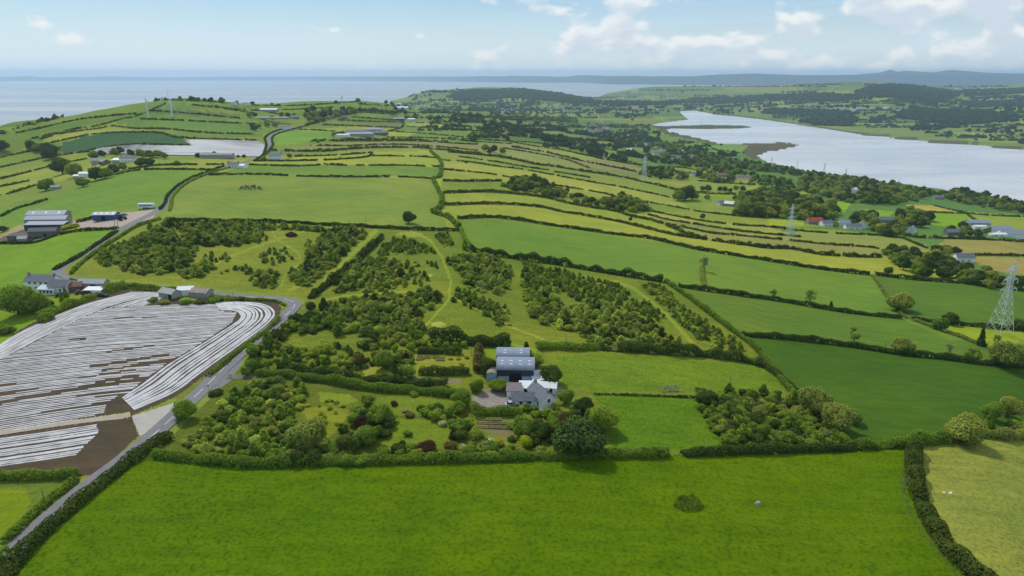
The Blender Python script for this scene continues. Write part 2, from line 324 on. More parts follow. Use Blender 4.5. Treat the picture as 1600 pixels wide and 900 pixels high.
# verges
VERGE = [(440,482),(455,470),(470,480),(440,507),(400,540),(345,588),(300,625),(276,640),(272,630),(275,620),(315,590),(400,527),(432,502)]
paint(VERGE, (112,126,56), 0.8); paint([(216,681),(222,690),(160,748),(125,790),(118,745),(150,742)], (120,138,52), 0.8)
below([(E,775),(0,750),(125,748),(125,785),(60,830),(0,890),(E,1100)], (92,120,50), 1.0); paint([(E,770),(0,765),(42,767),(48,785),(30,815),(0,840),(E,900)], (104,134,30), 0.8)
# the property
PROP = [(240,712),(390,728),(960,712),(1330,700),(1160,525),(1040,440),(735,392),(720,360),(600,352),(460,345),(255,343),(180,385),(110,430),(300,445),(480,468),(440,515),(370,580),(300,650)]
paint(PROP, (104,128,50), 1.0)
paint([(240,712),(390,728),(740,718),(740,640),(700,600),(500,560),(420,520),(370,580)], (88,108,44), 1.0)
paint([(255,345),(460,348),(590,355),(480,466),(300,445),(110,430),(180,385)], (112,134,54), 1.0)
paint([(498,612),(545,616),(560,627),(530,635),(500,630)], (106,136,50), 0.7); paint([(590,620),(640,618),(715,628),(708,640),(690,652),(620,650),(585,636)], (96,124,44), 0.7)
paint([(600,650),(700,660),(704,680),(690,700),(610,710),(590,690)], (96,126,40), 0.8)
paint([(738,620),(800,615),(835,600),(880,605),(860,640),(800,641),(738,640)], (146,132,120), 0.2)
paint([(775,596),(835,598),(850,606),(800,622),(740,622)], (140,128,116), 0.2)
paint([(745,655),(800,655),(812,670),(800,690),(750,672)], (124,118,84), 0.4)
paint([(650,548),(735,548),(740,585),(650,588)], (134,138,54), 0.6); paint([(645,590),(722,593),(722,599),(645,596)], (132,124,110), 0.3)
paint([(566,575),(590,570),(610,582),(605,590),(570,588)], (146,152,66), 0.4)
paint([(750,540),(800,535),(840,545),(836,560),(752,560)], (112,148,48), 0.5)
paint([(-20,1190),(-60,990),(-20,940),(12,898),(62,841),(125,785),(200,725),(240,712),(390,728),(960,714),(960,1190)],(78,114,4),1.6)
below([(390,728),(960,714),(1335,700),(1425,697),(1425,760),(1450,835),(1500,890),(1535,920)], (78,114,4), 1.4)
paint([(870,556),(940,552),(1050,560),(1190,572),(1240,610),(1200,612),(930,612),(880,600)], (92,128,42), 1.3)
paint([(930,618),(1100,622),(1140,640),(1190,650),(1200,700),(960,706),(940,650)], (82,122,30), 1.3)
paint([(1425,697),(1500,690),(1600,683),(E2,660),(E2,1190),(1545,1190),(1535,920),(1490,850),(1450,790)], (138,144,72), 1.2)
for l, wd in (([(655,520),(700,470),(705,440),(690,400),(672,375),(640,360)], 4), ([(590,358),(520,425),(486,470)], 7), ([(1090,545),(1040,490),(990,450),(960,440)], 5), ([(700,462),(760,490),(800,512),(850,530)], 3),
              ([(440,448),(445,430),(470,410),(466,395),(430,372),(425,362)], 3), ([(310,430),(360,400),(430,375),(480,360)], 3), ([(480,430),(470,445),(450,455)], 5), ([(502,470),(540,462),(640,455),(700,458)], 3),
              ([(285,440),(318,410),(316,398)], 4), ([(265,345),(283,362),(285,372)], 4)):
    wide(l, wd, (130,150,62), 0.5)
for cx_, cy_, rx_, ry_, cc in ((685,507,12,4.5,(148,164,84)), (640,366,20,4,(136,154,66)), (672,430,5,2,(150,166,86))):
    paint([(cx_+rx_*math.cos(t), cy_+ry_*math.sin(t)) for t in np.linspace(0, 6.28, 20)], cc, 0.3)
paint([(470,640),(500,633),(545,640),(540,655),(520,680),(500,690),(512,660),(480,655)], (118,130,44), 0.8)
# ------------------------------------------------------------------ the ground sheet
def ground_sheet():
    rows = [40, 60, 85]; py = 1105
    while py > 152:
        rows.append(100/math.tan(PITCH+math.atan((py-450)/F))); py -= 1.35
    rows = sorted(rows); rows += list(np.exp(np.linspace(math.log(rows[-1]), math.log(13000), 190))[1:]); rows = np.array(rows)
    inner = np.arctan(np.linspace(-1.12, 1.12, 900)); k = 26
    outer = np.linspace(inner[-1], 2*math.pi+inner[0], k+2)[1:-1]; az_ = np.concatenate([inner, outer]); nc = len(az_)
    R, Aa = np.meshgrid(rows, az_, indexing='ij'); x = R*np.sin(Aa); y = R*np.cos(Aa); z = height(x, np.where(Aa > math.pi, y, y))
    v = np.column_stack([x.ravel(), y.ravel(), z.ravel()]); v = np.vstack([v, [0, 0, float(height(0.0, 30.0))]])
    nr = len(rows); i, j = np.meshgrid(np.arange(nr-1), np.arange(nc), indexing='ij'); j2 = (j+1) % nc
    f = np.stack([i*nc+j, (i+1)*nc+j, (i+1)*nc+j2, i*nc+j2], -1).reshape(-1, 4)[:, ::-1]
    j = np.arange(nc); cap = np.column_stack([j, (j+1) % nc, np.full(nc, nr*nc), np.full(nc, nr*nc)])
    fc = v[f].mean(1); qx, qy, ok = project(fc[:, 0], fc[:, 1], fc[:, 2])
    ii = (qy-RY0).astype(int); jj = (qx-RX0).astype(int); good = ok & (ii >= 0) & (ii < RH) & (jj >= 0) & (jj < RW)
    colr = np.tile(np.array((*lin((98,128,52)), 0.8), np.float32), (len(f), 1)); colr[good] = IMG[ii[good], jj[good]]
    tri = cap[:, :3]
    me = bpy.data.meshes.new('ground'); allv = v.astype(np.float32)
    me.vertices.add(len(allv)); me.vertices.foreach_set('co', allv.ravel())
    li = np.concatenate([f.ravel(), tri.ravel()]).astype(np.int32); me.loops.add(len(li)); me.loops.foreach_set('vertex_index', li)
    ls = np.concatenate([np.arange(len(f))*4, len(f)*4+np.arange(len(tri))*3]).astype(np.int32); me.polygons.add(len(ls)); me.polygons.foreach_set('loop_start', ls)
    me.update(calc_edges=True); me.polygons.foreach_set('use_smooth', np.ones(len(ls), bool))
    at = me.attributes.new('field', 'FLOAT_COLOR', 'FACE'); cc = np.vstack([colr, np.tile(colr[:1], (len(tri), 1))]); at.data.foreach_set('color', cc.ravel())
    m, t, o = new_mat('ground_cover'); b = N(t, 'ShaderNodeBsdfPrincipled'); b.inputs['Roughness'].default_value = 0.85; b.inputs['Specular IOR Level'].default_value = 0.04
    a = N(t, 'ShaderNodeAttribute', attribute_name='field'); g = N(t, 'ShaderNodeNewGeometry').outputs['Position']
    n1 = noise(t, g, 0.018, 5, 0.6, 0, 0.4); n2 = noise(t, g, 0.13, 6, 0.66, 5); n3 = noise(t, g, 1.05, 5, 0.64, 9)
    vm = N(t, 'ShaderNodeVectorMath', operation='MULTIPLY'); t.links.new(g, vm.inputs[0]); vm.inputs[1].default_value = (0.06, 0.35, 0.3)
    n4 = noise(t, vm.outputs[0], 1.0, 4, 0.55, 2, 0.3)
    ck = a.outputs['Color']
    warm = mixc(t, mth(t, 'MULTIPLY_ADD', n1, 3.0, -1.0, clamp=True), (0.86, 0.92, 0.86), (1.16, 1.08, 0.98)); ck = mixc(t, 1.0, ck, warm, 'MULTIPLY')
    rg = a.outputs['Alpha']
    tuft = mth(t, 'MULTIPLY_ADD', n2, 2.6, -0.8, clamp=True); s2 = mixc(t, tuft, (0.72, 0.80, 0.78), (1.22, 1.16, 1.05)); ck = mixc(t, mth(t, 'MULTIPLY', rg, 0.40, clamp=True), ck, mixc(t, 1.0, ck, s2, 'MULTIPLY'))
    f3 = mth(t, 'MULTIPLY_ADD', n3, 5.5, -1.95, clamp=True); s3 = mixc(t, f3, (0.48, 0.60, 0.55), (1.2, 1.15, 1.05)); ck = mixc(t, mth(t, 'MULTIPLY', rg, 0.55, clamp=True), ck, mixc(t, 1.0, ck, s3, 'MULTIPLY'))
    f4 = mth(t, 'MULTIPLY_ADD', n4, 2.4, -0.7, clamp=True); s4 = mixc(t, f4, (0.80, 0.85, 0.82), (1.14, 1.10, 1.06)); ck = mixc(t, 1.0, ck, s4, 'MULTIPLY')
    wv = N(t, 'ShaderNodeTexWave', wave_type='BANDS', bands_direction='DIAGONAL'); wv.inputs['Scale'].default_value = 0.055; wv.inputs['Distortion'].default_value = 9; wv.inputs['Detail'].default_value = 2; wv.inputs['Detail Scale'].default_value = 0.12
    t.links.new(g, wv.inputs['Vector']); ln = mth(t, 'POWER', wv.outputs['Fac'], 5.0)
    ck = mixc(t, mth(t, 'MULTIPLY', ln, mth(t, 'SUBTRACT', 0.75, rg, clamp=True)), ck, mixc(t, 1.0, ck, (0.80, 0.86, 0.84), 'MULTIPLY'))
    n6 = noise(t, g, 0.006, 4, 0.6, 21, 0.5); ck = mixc(t, 1.0, ck, mixc(t, sstep(t, n6, 0.38, 0.62), (0.90, 0.96, 0.95), (1.08, 1.03, 1.0)), 'MULTIPLY')
    t.links.new(ck, b.inputs['Base Color'])
    bp = N(t, 'ShaderNodeBump'); bp.inputs['Distance'].default_value = 0.5; t.links.new(mth(t, 'MULTIPLY', rg, 0.55, clamp=True), bp.inputs['Strength'])
    t.links.new(mth(t, 'ADD', n3, mth(t, 'MULTIPLY', n2, 2.0)), bp.inputs['Height']); t.links.new(bp.outputs[0], b.inputs['Normal'])
    t.links.new(b.outputs[0], o.inputs[0]); me.materials.append(m)
    tag(link('ground', me), kind='structure')
ground_sheet()
# ------------------------------------------------------------------ sea and lough
def sea():
    nr, nc = 60, 128; rows = np.concatenate([[200], np.exp(np.linspace(math.log(400), math.log(45000), nr-1))]); v = []; f = []
    for r in rows:
        for k in range(nc): v.append((r*math.sin(k/nc*2*math.pi), r*math.cos(k/nc*2*math.pi), 0.0))
    for i in range(nr-1):
        for k in range(nc): f.append((i*nc+k, i*nc+(k+1) % nc, (i+1)*nc+(k+1) % nc, (i+1)*nc+k))
    m, t, o = new_mat('sea_water'); b = N(t, 'ShaderNodeBsdfPrincipled'); b.inputs['Base Color'].default_value = (0.11, 0.15, 0.18, 1); b.inputs['Roughness'].default_value = 0.22
    b.inputs['Specular IOR Level'].default_value = 0.5
    g = N(t, 'ShaderNodeNewGeometry').outputs['Position']
    bp = N(t, 'ShaderNodeBump'); bp.inputs['Strength'].default_value = 0.5; bp.inputs['Distance'].default_value = 0.6
    t.links.new(noise(t, g, 0.12, 4, 0.6), bp.inputs['Height']); t.links.new(bp.outputs[0], b.inputs['Normal'])
    vm = N(t, 'ShaderNodeVectorMath', operation='MULTIPLY'); t.links.new(g, vm.inputs[0]); vm.inputs[1].default_value = (0.00022, 0.0009, 1)
    st = noise(t, vm.outputs[0], 1.0, 4, 0.55, 4, 0.8); t.links.new(mth(t, 'MULTIPLY_ADD', st, 0.55, 0.02, clamp=True), b.inputs['Roughness'])
    t.links.new(mixc(t, sstep(t, st, 0.35, 0.65), (0.27, 0.25, 0.23), (0.46, 0.42, 0.37)), b.inputs['Base Color'])  # streaks of light on the sea are put into its base colour
    t.links.new(b.outputs[0], o.inputs[0])
    tag(link('sea', mesh('sea', v, np.array(f)[:, ::-1], m)), kind='structure')
sea()
def lough():
    qx = np.array([p[0] for p in LOUGH], float); qy = np.array([p[1] for p in LOUGH], float); a, b_, c = ray(qx, qy); r = -CH/c
    cen = np.array([(r*a).mean(), (r*b_).mean()]); xy = np.column_stack([r*a, r*b_])
    xy = cen+(xy-cen)*1.0
    d = np.roll(xy, -1, 0)-np.roll(xy, 1, 0); nn = np.column_stack([d[:, 1], -d[:, 0]]); nn /= np.linalg.norm(nn, axis=1)[:, None]
    area = 0.5*np.sum(xy[:, 0]*np.roll(xy[:, 1], -1)-np.roll(xy[:, 0], -1)*xy[:, 1]); nn *= np.sign(area)
    xy = xy+nn*np.clip(r*0.006, 4, 25)[:, None]
    m, t, o = new_mat('lough_water'); b = N(t, 'ShaderNodeBsdfPrincipled'); b.inputs['Specular IOR Level'].default_value = 0.6
    g = N(t, 'ShaderNodeNewGeometry').outputs['Position']
    vm = N(t, 'ShaderNodeVectorMath', operation='MULTIPLY'); t.links.new(g, vm.inputs[0]); vm.inputs[1].default_value = (0.0011, 0.004, 1)
    st = noise(t, vm.outputs[0], 1.0, 5, 0.6, 1, 0.9)
    t.links.new(mixc(t, sstep(t, st, 0.38, 0.66), (0.52, 0.52, 0.51), (0.66, 0.65, 0.63)), b.inputs['Base Color'])   # brightness of the water put into a pale, streaked base colour
    t.links.new(mth(t, 'MULTIPLY_ADD', st, 0.3, 0.12, clamp=True), b.inputs['Roughness'])
    bp = N(t, 'ShaderNodeBump'); bp.inputs['Strength'].default_value = 0.25; bp.inputs['Distance'].default_value = 0.3
    t.links.new(noise(t, g, 0.3, 3, 0.6), bp.inputs['Height']); t.links.new(bp.outputs[0], b.inputs['Normal']); t.links.new(b.outputs[0], o.inputs[0])
    me = bpy.data.meshes.new('lough'); me.from_pydata([(p[0], p[1], 0.25) for p in xy], [], [list(range(len(xy)))]); me.update(); me.materials.append(m)
    if me.polygons[0].normal.z < 0: me.flip_normals()
    tag(link('lough', me), kind='structure')
lough()
# ------------------------------------------------------------------ mountains across the sea
def hills(name, prof, depth, rgb, seed):
    """prof: (pixel x, pixel y of the skyline, distance)"""
    prof = np.array(prof, float); xs = np.arange(prof[0, 0], prof[-1, 0]+1, 4.0); ys = np.interp(xs, prof[:, 0], prof[:, 1]); rs = np.interp(xs, prof[:, 0], prof[:, 2])
    rg_ = np.random.default_rng(seed); jit = np.convolve(rg_.normal(0, 1, len(xs)+14), np.ones(7)/7, 'same')[7:-7]*0.5; ys = ys+jit
    a, b_, c = ray(xs, ys); top = np.maximum(CH+c*rs, -20); prf = [(-1.0, 0), (-0.7, .25), (-0.45, .5), (-0.2, .8), (0, 1.0), (0.3, .8), (0.7, .4), (1.0, 0)]
    v = []
    for s, h in prf:
        jj = np.convolve(rg_.normal(0, 1, len(xs)+10), np.ones(5)/5, 'same')[5:-5]*0.06*(0 < h < 1)
        R = rs+s*depth; v.append(np.column_stack([R*a, R*b_, top*(h+jj)-(6 if h == 0 else 0)]))
    v = np.vstack(v); n = len(xs); f = np.array([(i*n+k, i*n+k+1, (i+1)*n+k+1, (i+1)*n+k) for i in range(len(prf)-1) for k in range(n-1)])
    m = MATS.get('far_hills') or std('far_hills', lin(rgb), 0.9, var=0.35, scale=0.0012, spec=0.05)  # blue of the distant air is mixed into the hill colour itself
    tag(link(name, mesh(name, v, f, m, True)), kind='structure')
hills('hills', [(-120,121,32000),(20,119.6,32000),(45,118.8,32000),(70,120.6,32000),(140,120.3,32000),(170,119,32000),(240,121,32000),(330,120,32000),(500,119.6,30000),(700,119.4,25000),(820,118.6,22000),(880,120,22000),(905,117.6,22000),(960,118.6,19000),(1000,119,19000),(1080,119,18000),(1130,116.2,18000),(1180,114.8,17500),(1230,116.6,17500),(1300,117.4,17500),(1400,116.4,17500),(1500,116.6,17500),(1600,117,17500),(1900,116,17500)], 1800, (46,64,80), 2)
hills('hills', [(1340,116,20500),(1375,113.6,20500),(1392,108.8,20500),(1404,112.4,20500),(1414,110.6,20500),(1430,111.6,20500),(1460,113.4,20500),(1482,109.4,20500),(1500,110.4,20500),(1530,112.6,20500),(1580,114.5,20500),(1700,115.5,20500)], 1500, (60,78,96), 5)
# ------------------------------------------------------------------ the air
def haze():
    R = 46000; z0, z1 = -12, 385
    v = [(x, y, z) for z in (z0, z1) for x, y in ((-R, -R), (R, -R), (R, R), (-R, R))]
    f = [(0, 3, 2, 1), (4, 5, 6, 7), (0, 1, 5, 4), (1, 2, 6, 5), (2, 3, 7, 6), (3, 0, 4, 7)]
    m, t, o = new_mat('haze_air'); p = N(t, 'ShaderNodeVolumePrincipled'); p.inputs['Color'].default_value = (0.62, 0.81, 1.0, 1); p.inputs['Density'].default_value = HAZE
    p.inputs['Anisotropy'].default_value = 0.35
    t.links.new(p.outputs[0], o.inputs['Volume']); m.cycles.homogeneous_volume = True if hasattr(m.cycles, 'homogeneous_volume') else False
    tag(link('haze', mesh('haze', v, f, m)), kind='stuff')
haze()
# ------------------------------------------------------------------ labels: what a thing looks like and where it stands
ZONES = [('in the cottage garden below the gravel yard', [(560,600),(735,600),(745,645),(960,640),(960,716),(560,726)]),
 ('beside the cottage and its yard', [(735,530),(960,530),(960,650),(735,650)]),
 ('in the rough ground between road and garden', [(240,716),(300,650),(400,560),(480,470),(560,520),(650,600),(560,610),(560,728),(390,730)]),
 ('round the walled vegetable plot', [(560,515),(800,515),(735,600),(560,600)]),
 ('in the plantation nearest the upper road', [(110,435),(255,343),(450,345),(450,455)]),
 ('in the plantation left of the diagonal hedge', [(440,345),(597,352),(485,470),(440,460)]),
 ('in the plantation right of the diagonal hedge', [(597,352),(735,365),(705,470),(700,530),(485,520),(485,470)]),
 ('in the long wood right of the plantation', [(705,370),(1040,435),(1180,560),(830,550),(700,480)]),
 ('in the small right corner wood', [(1060,600),(1250,600),(1340,705),(1060,712)]),
 ('beside the white striped beet field', [(-90,430),(480,430),(480,500),(200,760),(-90,760)]),
 ('on the road verge at the bottom left', [(-90,740),(260,640),(300,640),(60,920),(-90,920)]),
 ('beside the farm sheds on the left', [(-90,310),(255,310),(200,435),(-90,435)]),
 ('by the hamlet on the left hill', [(-90,215),(330,215),(330,312),(-90,312)]),
 ('on the green hilltop by the sea', [(-90,130),(410,130),(410,215),(-90,215)]),
 ('round the large green field behind the plantation', [(250,255),(718,255),(718,356),(250,350)]),
 ('in the strip fields up the peninsula', [(410,150),(760,150),(760,258),(410,258)]),
 ('beside the lough in the wooded strip', [(1060,240),(1250,240),(1600,310),(1600,345),(1150,318),(1060,290)]),
 ('round the hamlet near the lough', [(930,200),(1130,200),(1130,292),(930,280)]),
 ('round the farms on the right slope', [(1140,290),(1700,300),(1700,400),(1140,400)]),
 ('along the bands of pasture above the lough', [(690,190),(1160,240),(1210,420),(690,345)]),
 ('in the green fields below the big pylon', [(1040,350),(1700,395),(1700,690),(1330,700),(1050,440)]),
 ('beside the pale olive field bottom right', [(1380,680),(1700,640),(1700,950),(1380,950)]),
 ('round the bright green foreground field', [(-50,690),(1440,690),(1440,950),(-50,950)]),
 ('on the far shore of the lough', [(1060,125),(1700,125),(1700,240),(1060,215)]),
 ('on the low ground round the far village', [(600,125),(1070,125),(1070,215),(600,200)])]
def inside(poly, x, y):
    c = False; n = len(poly)
    for i in range(n):
        x1, y1 = poly[i]; x2, y2 = poly[(i+1) % n]
        if (y1 <= y) != (y2 <= y) and x < x1+(y-y1)/(y2-y1)*(x2-x1): c = not c
    return c
def where(px, py):
    for nm, poly in ZONES:
        if inside(poly, px, py): return nm
    return 'in the open fields'
LABELLED = []
def named(o, look, cat, px, py, group=None, own=False):
    o['category'] = cat
    if own: o['label'] = look; return
    LABELLED.append((o, look, where(px, py), px, group or cat+'s'))
ORD = ['leftmost', 'second from left', 'third from left', 'fourth from left', 'fifth from left', 'sixth from left', 'seventh from left', 'eighth from left', 'ninth from left', 'tenth from left', 'eleventh from left']
def finish_labels():
    sets = {}
    for o, look, wh, px, g in LABELLED: sets.setdefault((look, wh), []).append((px, o, g))
    for (look, wh), L in sets.items():
        L.sort(key=lambda t: t[0]); n = len(L)
        for i, (px, o, g) in enumerate(L):
            base = look+' '+wh
            if n == 1: o['label'] = base
            elif n <= 12: o['label'] = base+', '+(ORD[i] if i < n-1 else 'rightmost'); 
            else: o['label'] = base
            o['group'] = g if n <= 12 else g+' '+wh
# ------------------------------------------------------------------ foliage
def leaf_mat(name, rgb, var=0.36, trans=0.46):
    m, t, o = new_mat(name); a = N(t, 'ShaderNodeAttribute', attribute_name='tint'); oi = N(t, 'ShaderNodeObjectInfo')
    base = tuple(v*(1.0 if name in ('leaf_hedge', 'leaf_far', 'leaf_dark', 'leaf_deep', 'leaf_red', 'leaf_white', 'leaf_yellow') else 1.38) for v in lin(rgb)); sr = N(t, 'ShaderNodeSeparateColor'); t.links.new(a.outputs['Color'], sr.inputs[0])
    f = sr.outputs[0]
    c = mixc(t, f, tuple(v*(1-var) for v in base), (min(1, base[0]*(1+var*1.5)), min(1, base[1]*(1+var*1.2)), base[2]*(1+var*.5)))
    g = mixc(t, oi.outputs['Random'], (0.78, 0.84, 0.86), (1.18, 1.12, 0.98)); c = mixc(t, 1.0, c, g, 'MULTIPLY')
    pos = N(t, 'ShaderNodeNewGeometry').outputs['Position']; nz = noise(t, pos, 0.07, 3, 0.6, 3)
    c = mixc(t, 1.0, c, mixc(t, mth(t, 'MULTIPLY_ADD', nz, 3, -1.0, clamp=True), (0.80, 0.86, 0.86), (1.2, 1.12, 0.95)), 'MULTIPLY')
    d = N(t, 'ShaderNodeBsdfDiffuse'); tr = N(t, 'ShaderNodeBsdfTranslucent'); gl = N(t, 'ShaderNodeBsdfGlossy'); gl.inputs['Roughness'].default_value = 0.5; gl.inputs['Color'].default_value = (.8, .85, .9, 1)
    t.links.new(c, d.inputs[0]); t.links.new(mixc(t, 1.0, c, (1.15, 1.2, 0.6), 'MULTIPLY'), tr.inputs[0])
    if name in ('leaf_hedge', 'leaf_dark', 'leaf_deep', 'leaf_brown', 'leaf_red', 'leaf_far'): trans = 0.2; var = 0.25
    ms = N(t, 'ShaderNodeMixShader'); ms.inputs[0].default_value = trans; t.links.new(d.outputs[0], ms.inputs[1]); t.links.new(tr.outputs[0], ms.inputs[2])
    m2 = N(t, 'ShaderNodeMixShader'); m2.inputs[0].default_value = 0.0; t.links.new(ms.outputs[0], m2.inputs[1]); t.links.new(gl.outputs[0], m2.inputs[2])
    t.links.new(m2.outputs[0], o.inputs[0]); return m
LM_ = {'dark': leaf_mat('leaf_dark', (80,98,48)), 'mid': leaf_mat('leaf_mid', (112,134,56)), 'light': leaf_mat('leaf_light', (128,148,62)), 'olive': leaf_mat('leaf_olive', (128,138,74)),
       'blue': leaf_mat('leaf_deep', (74,98,58)), 'red': leaf_mat('leaf_red', (80,58,52)), 'brown': leaf_mat('leaf_brown', (98,88,56)), 'yellow': leaf_mat('leaf_yellow', (188,176,40)),
       'white': leaf_mat('leaf_white', (196,206,176)), 'grey': leaf_mat('leaf_grey', (140,150,124)), 'young': leaf_mat('leaf_young', (150,164,84)), 'hedge': leaf_mat('leaf_hedge', (86,100,46)), 'far': leaf_mat('leaf_far', (84,104,76), 0.25, 0.1), 'bright': leaf_mat('leaf_bright', (138,152,46))}  # far leaves are paled, with haze mixed into their colour
BARK = std('bark', (0.12, 0.10, 0.08), 0.9, var=0.3, scale=3)
def leaves_at(pos, nrm, size, rng, aspect=1.0):
    n = len(pos); nrm = nrm/(np.linalg.norm(nrm, axis=1)[:, None]+1e-9); up = rng.normal(size=(n, 3)); t = np.cross(nrm, up); t /= np.linalg.norm(t, axis=1)[:, None]+1e-9; b = np.cross(nrm, t)
    s = (size*(0.6+0.8*rng.random(n)))[:, None]/2; k = rng.uniform(0.55, 1.0, (n, 4, 1))
    q = np.stack([pos+(-t-b)*s*k[:, 0], pos+(t-b)*s*k[:, 1], pos+(t+b)*s*k[:, 2], pos+(-t+b)*s*k[:, 3]], 1)
    return q.reshape(-1, 3)
def sphere_dirs(n, rng):
    d = rng.normal(size=(n, 3)); return d/np.linalg.norm(d, axis=1)[:, None]
def crown_arrays(seed, kind, leaf):
    """unit crown: 1 wide; returns quads (4n,3) and a tint per quad"""
    rng = np.random.default_rng(seed); L = []
    if kind == 'round':
        n = 15
        for i in range(n):
            a = rng.random()*6.28; r = 0.30*math.sqrt(rng.random()); z = 0.42+rng.uniform(-0.16, 0.24); k = rng.uniform(0.15, 0.24)
            if z > 0.5: r *= 0.7
            L.append((r*math.cos(a), r*math.sin(a), z, k, k*rng.uniform(.7, .95)))
        L.append((0, 0, 0.42, 0.32, 0.28))
    elif kind == 'bush':
        for i in range(9):
            a = rng.random()*6.28; r = 0.30*math.sqrt(rng.random()); k = rng.uniform(0.16, 0.24); L.append((r*math.cos(a), r*math.sin(a), rng.uniform(0.1, 0.34), k, k*.9))
        L.append((0, 0, 0.18, 0.34, 0.24))
    elif kind == 'young':
        for i in range(10):
            t_ = i/9; r = 0.34*(1-t_*0.8)*math.sqrt(rng.random()); a = rng.random()*6.28; k = 0.26*(1-t_*0.45)*rng.uniform(.8, 1.15); L.append((r*math.cos(a), r*math.sin(a), 0.2+0.72*t_, k, k*1.05))
    elif kind == 'conifer':
        for i in range(9):
            t_ = i/8; k = 0.5*(1-t_)+0.05; L.append((rng.uniform(-.04, .04), rng.uniform(-.04, .04), 0.25+1.75*t_, k*0.9, 0.2))
    elif kind == 'sparse':
        for i in range(13):
            a = rng.random()*6.28; r = 0.36*math.sqrt(rng.random()); z = rng.uniform(0.42, 0.95); k = rng.uniform(0.08, 0.15)*(1.2 if z > .6 else 1); L.append((r*math.cos(a)*(0.4+z*.6), r*math.sin(a)*(0.4+z*.6), z, k, k*.8))
    Q = []; T = []
    for (x, y, z, rx, rz) in L:
        area = 4*math.pi*((rx*rx*2+rx*rz)/3); n = max(5, int(area*1.55/(leaf*leaf)*(0.55 if kind == 'sparse' else 1)))
        d = sphere_dirs(n, rng); lump = 1+0.16*np.sin(d[:, 0]*7+seed)*np.sin(d[:, 1]*8)+rng.normal(0, 0.07, n)
        p = np.column_stack([x+d[:, 0]*rx*lump, y+d[:, 1]*rx*lump, z+d[:, 2]*rz*lump])
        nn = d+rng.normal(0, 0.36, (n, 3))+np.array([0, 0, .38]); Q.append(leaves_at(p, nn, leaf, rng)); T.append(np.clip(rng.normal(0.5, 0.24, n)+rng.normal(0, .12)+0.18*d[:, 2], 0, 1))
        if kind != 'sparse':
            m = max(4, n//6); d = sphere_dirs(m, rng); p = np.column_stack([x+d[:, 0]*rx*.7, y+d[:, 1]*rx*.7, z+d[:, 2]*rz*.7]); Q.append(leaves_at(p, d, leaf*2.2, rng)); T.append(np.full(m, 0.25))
    Q = np.vstack(Q); T = np.concatenate(T); lo = 0.0 if kind in ('bush', 'young', 'conifer') else 0.02
    Q[:, 2] = np.maximum(Q[:, 2], lo); return Q, T
def quads_mesh(name, Q, T, mat):
    c = np.column_stack([T, T, T, np.ones_like(T)]); return mesh(name, Q, np.arange(len(Q)).reshape(-1, 4), mat, False, c, 'tint')
def tube(v, f, a, b, ra, rb, n=6):
    a = np.array(a, float); b = np.array(b, float); d = b-a; d /= np.linalg.norm(d)+1e-9; u = np.cross(d, (0.3, 0.9, 0.1)); u /= np.linalg.norm(u); w_ = np.cross(d, u); o = len(v)
    for c, r in ((a, ra), (b, rb)):
        for k in range(n): v.append(tuple(c+r*(u*math.cos(6.2832*k/n)+w_*math.sin(6.2832*k/n))))
    for k in range(n): f.append((o+k, o+(k+1) % n, o+n+(k+1) % n, o+n+k))
    f.append(tuple(o+k for k in range(n))[::-1]); f.append(tuple(o+n+k for k in range(n)))
def trunk_mesh(kind, seed):
    r = random.Random(seed); v, f = [], []
    top = {'round': 0.45, 'sparse': 0.5, 'young': 0.8, 'conifer': 1.7, 'bush': 0.2}[kind]; w0 = 0.035 if kind in ('round', 'sparse') else 0.02
    tube(v, f, (0, 0, -0.06), (0, 0, top), w0, w0*.5)
    if kind in ('round', 'sparse'):
        for i in range(6):
            a = i*1.05+r.random(); tube(v, f, (0, 0, top*(.35+.1*i)), (0.3*math.cos(a), 0.3*math.sin(a), top+0.12+0.25*r.random()), w0*.5, 0.006, 5)
    return mesh('trunk', v, f, BARK)
LEAF = {'tiny': {'round': .30, 'bush': .32, 'young': .34, 'conifer': .34, 'sparse': .3}, 'near': {'round': .040, 'bush': .055, 'young': .085, 'conifer': .06, 'sparse': .045}, 'mid': {'round': .072, 'bush': .09, 'young': .12, 'conifer': .1, 'sparse': .07}, 'far': {'round': .15, 'bush': .18, 'young': .2, 'conifer': .2, 'sparse': .13}}
CR = {}; TRK = {}
def crown_arr(kind, lod, k):
    key = (kind, lod, k)
    if key not in CR: CR[key] = crown_arrays(11*k+len(kind), kind, LEAF[lod][kind])
    return CR[key]
CM = {}
def crown_me(kind, lod, k, colr):
    key = (kind, lod, k, colr)
    if key not in CM: CM[key] = quads_mesh('crown', *crown_arr(kind, lod, k), LM_[colr])
    return CM[key]
def trunk_me(kind, k):
    if (kind, k) not in TRK: TRK[(kind, k)] = trunk_mesh(kind, k)
    return TRK[(kind, k)]
KINDNAME = {'round': 'broadleaf_tree', 'sparse': 'hedgerow_tree', 'bush': 'shrub', 'young': 'young_tree', 'conifer': 'conifer_tree'}
KCAT = {'round': 'tree', 'sparse': 'tree', 'bush': 'shrub', 'young': 'young tree', 'conifer': 'conifer'}
LOOK = {'dark': 'dark green', 'mid': 'mid green', 'light': 'light green', 'olive': 'olive green', 'blue': 'deep green', 'red': 'dark red', 'brown': 'brownish', 'yellow': 'yellow flowering', 'white': 'white flowering', 'grey': 'silvery grey', 'young': 'fresh green', 'hedge': 'dark green', 'far': 'dark', 'bright': 'bright green'}
LK2 = {'round': 'leafy tree', 'sparse': 'thin open tree', 'bush': 'shrub', 'young': 'young tree', 'conifer': 'pointed conifer'}
HOUSES = []; KEEP = set()
PLANTS = []   # (kind, colour, world x, y, z, width, height factor, pixel x, pixel y)
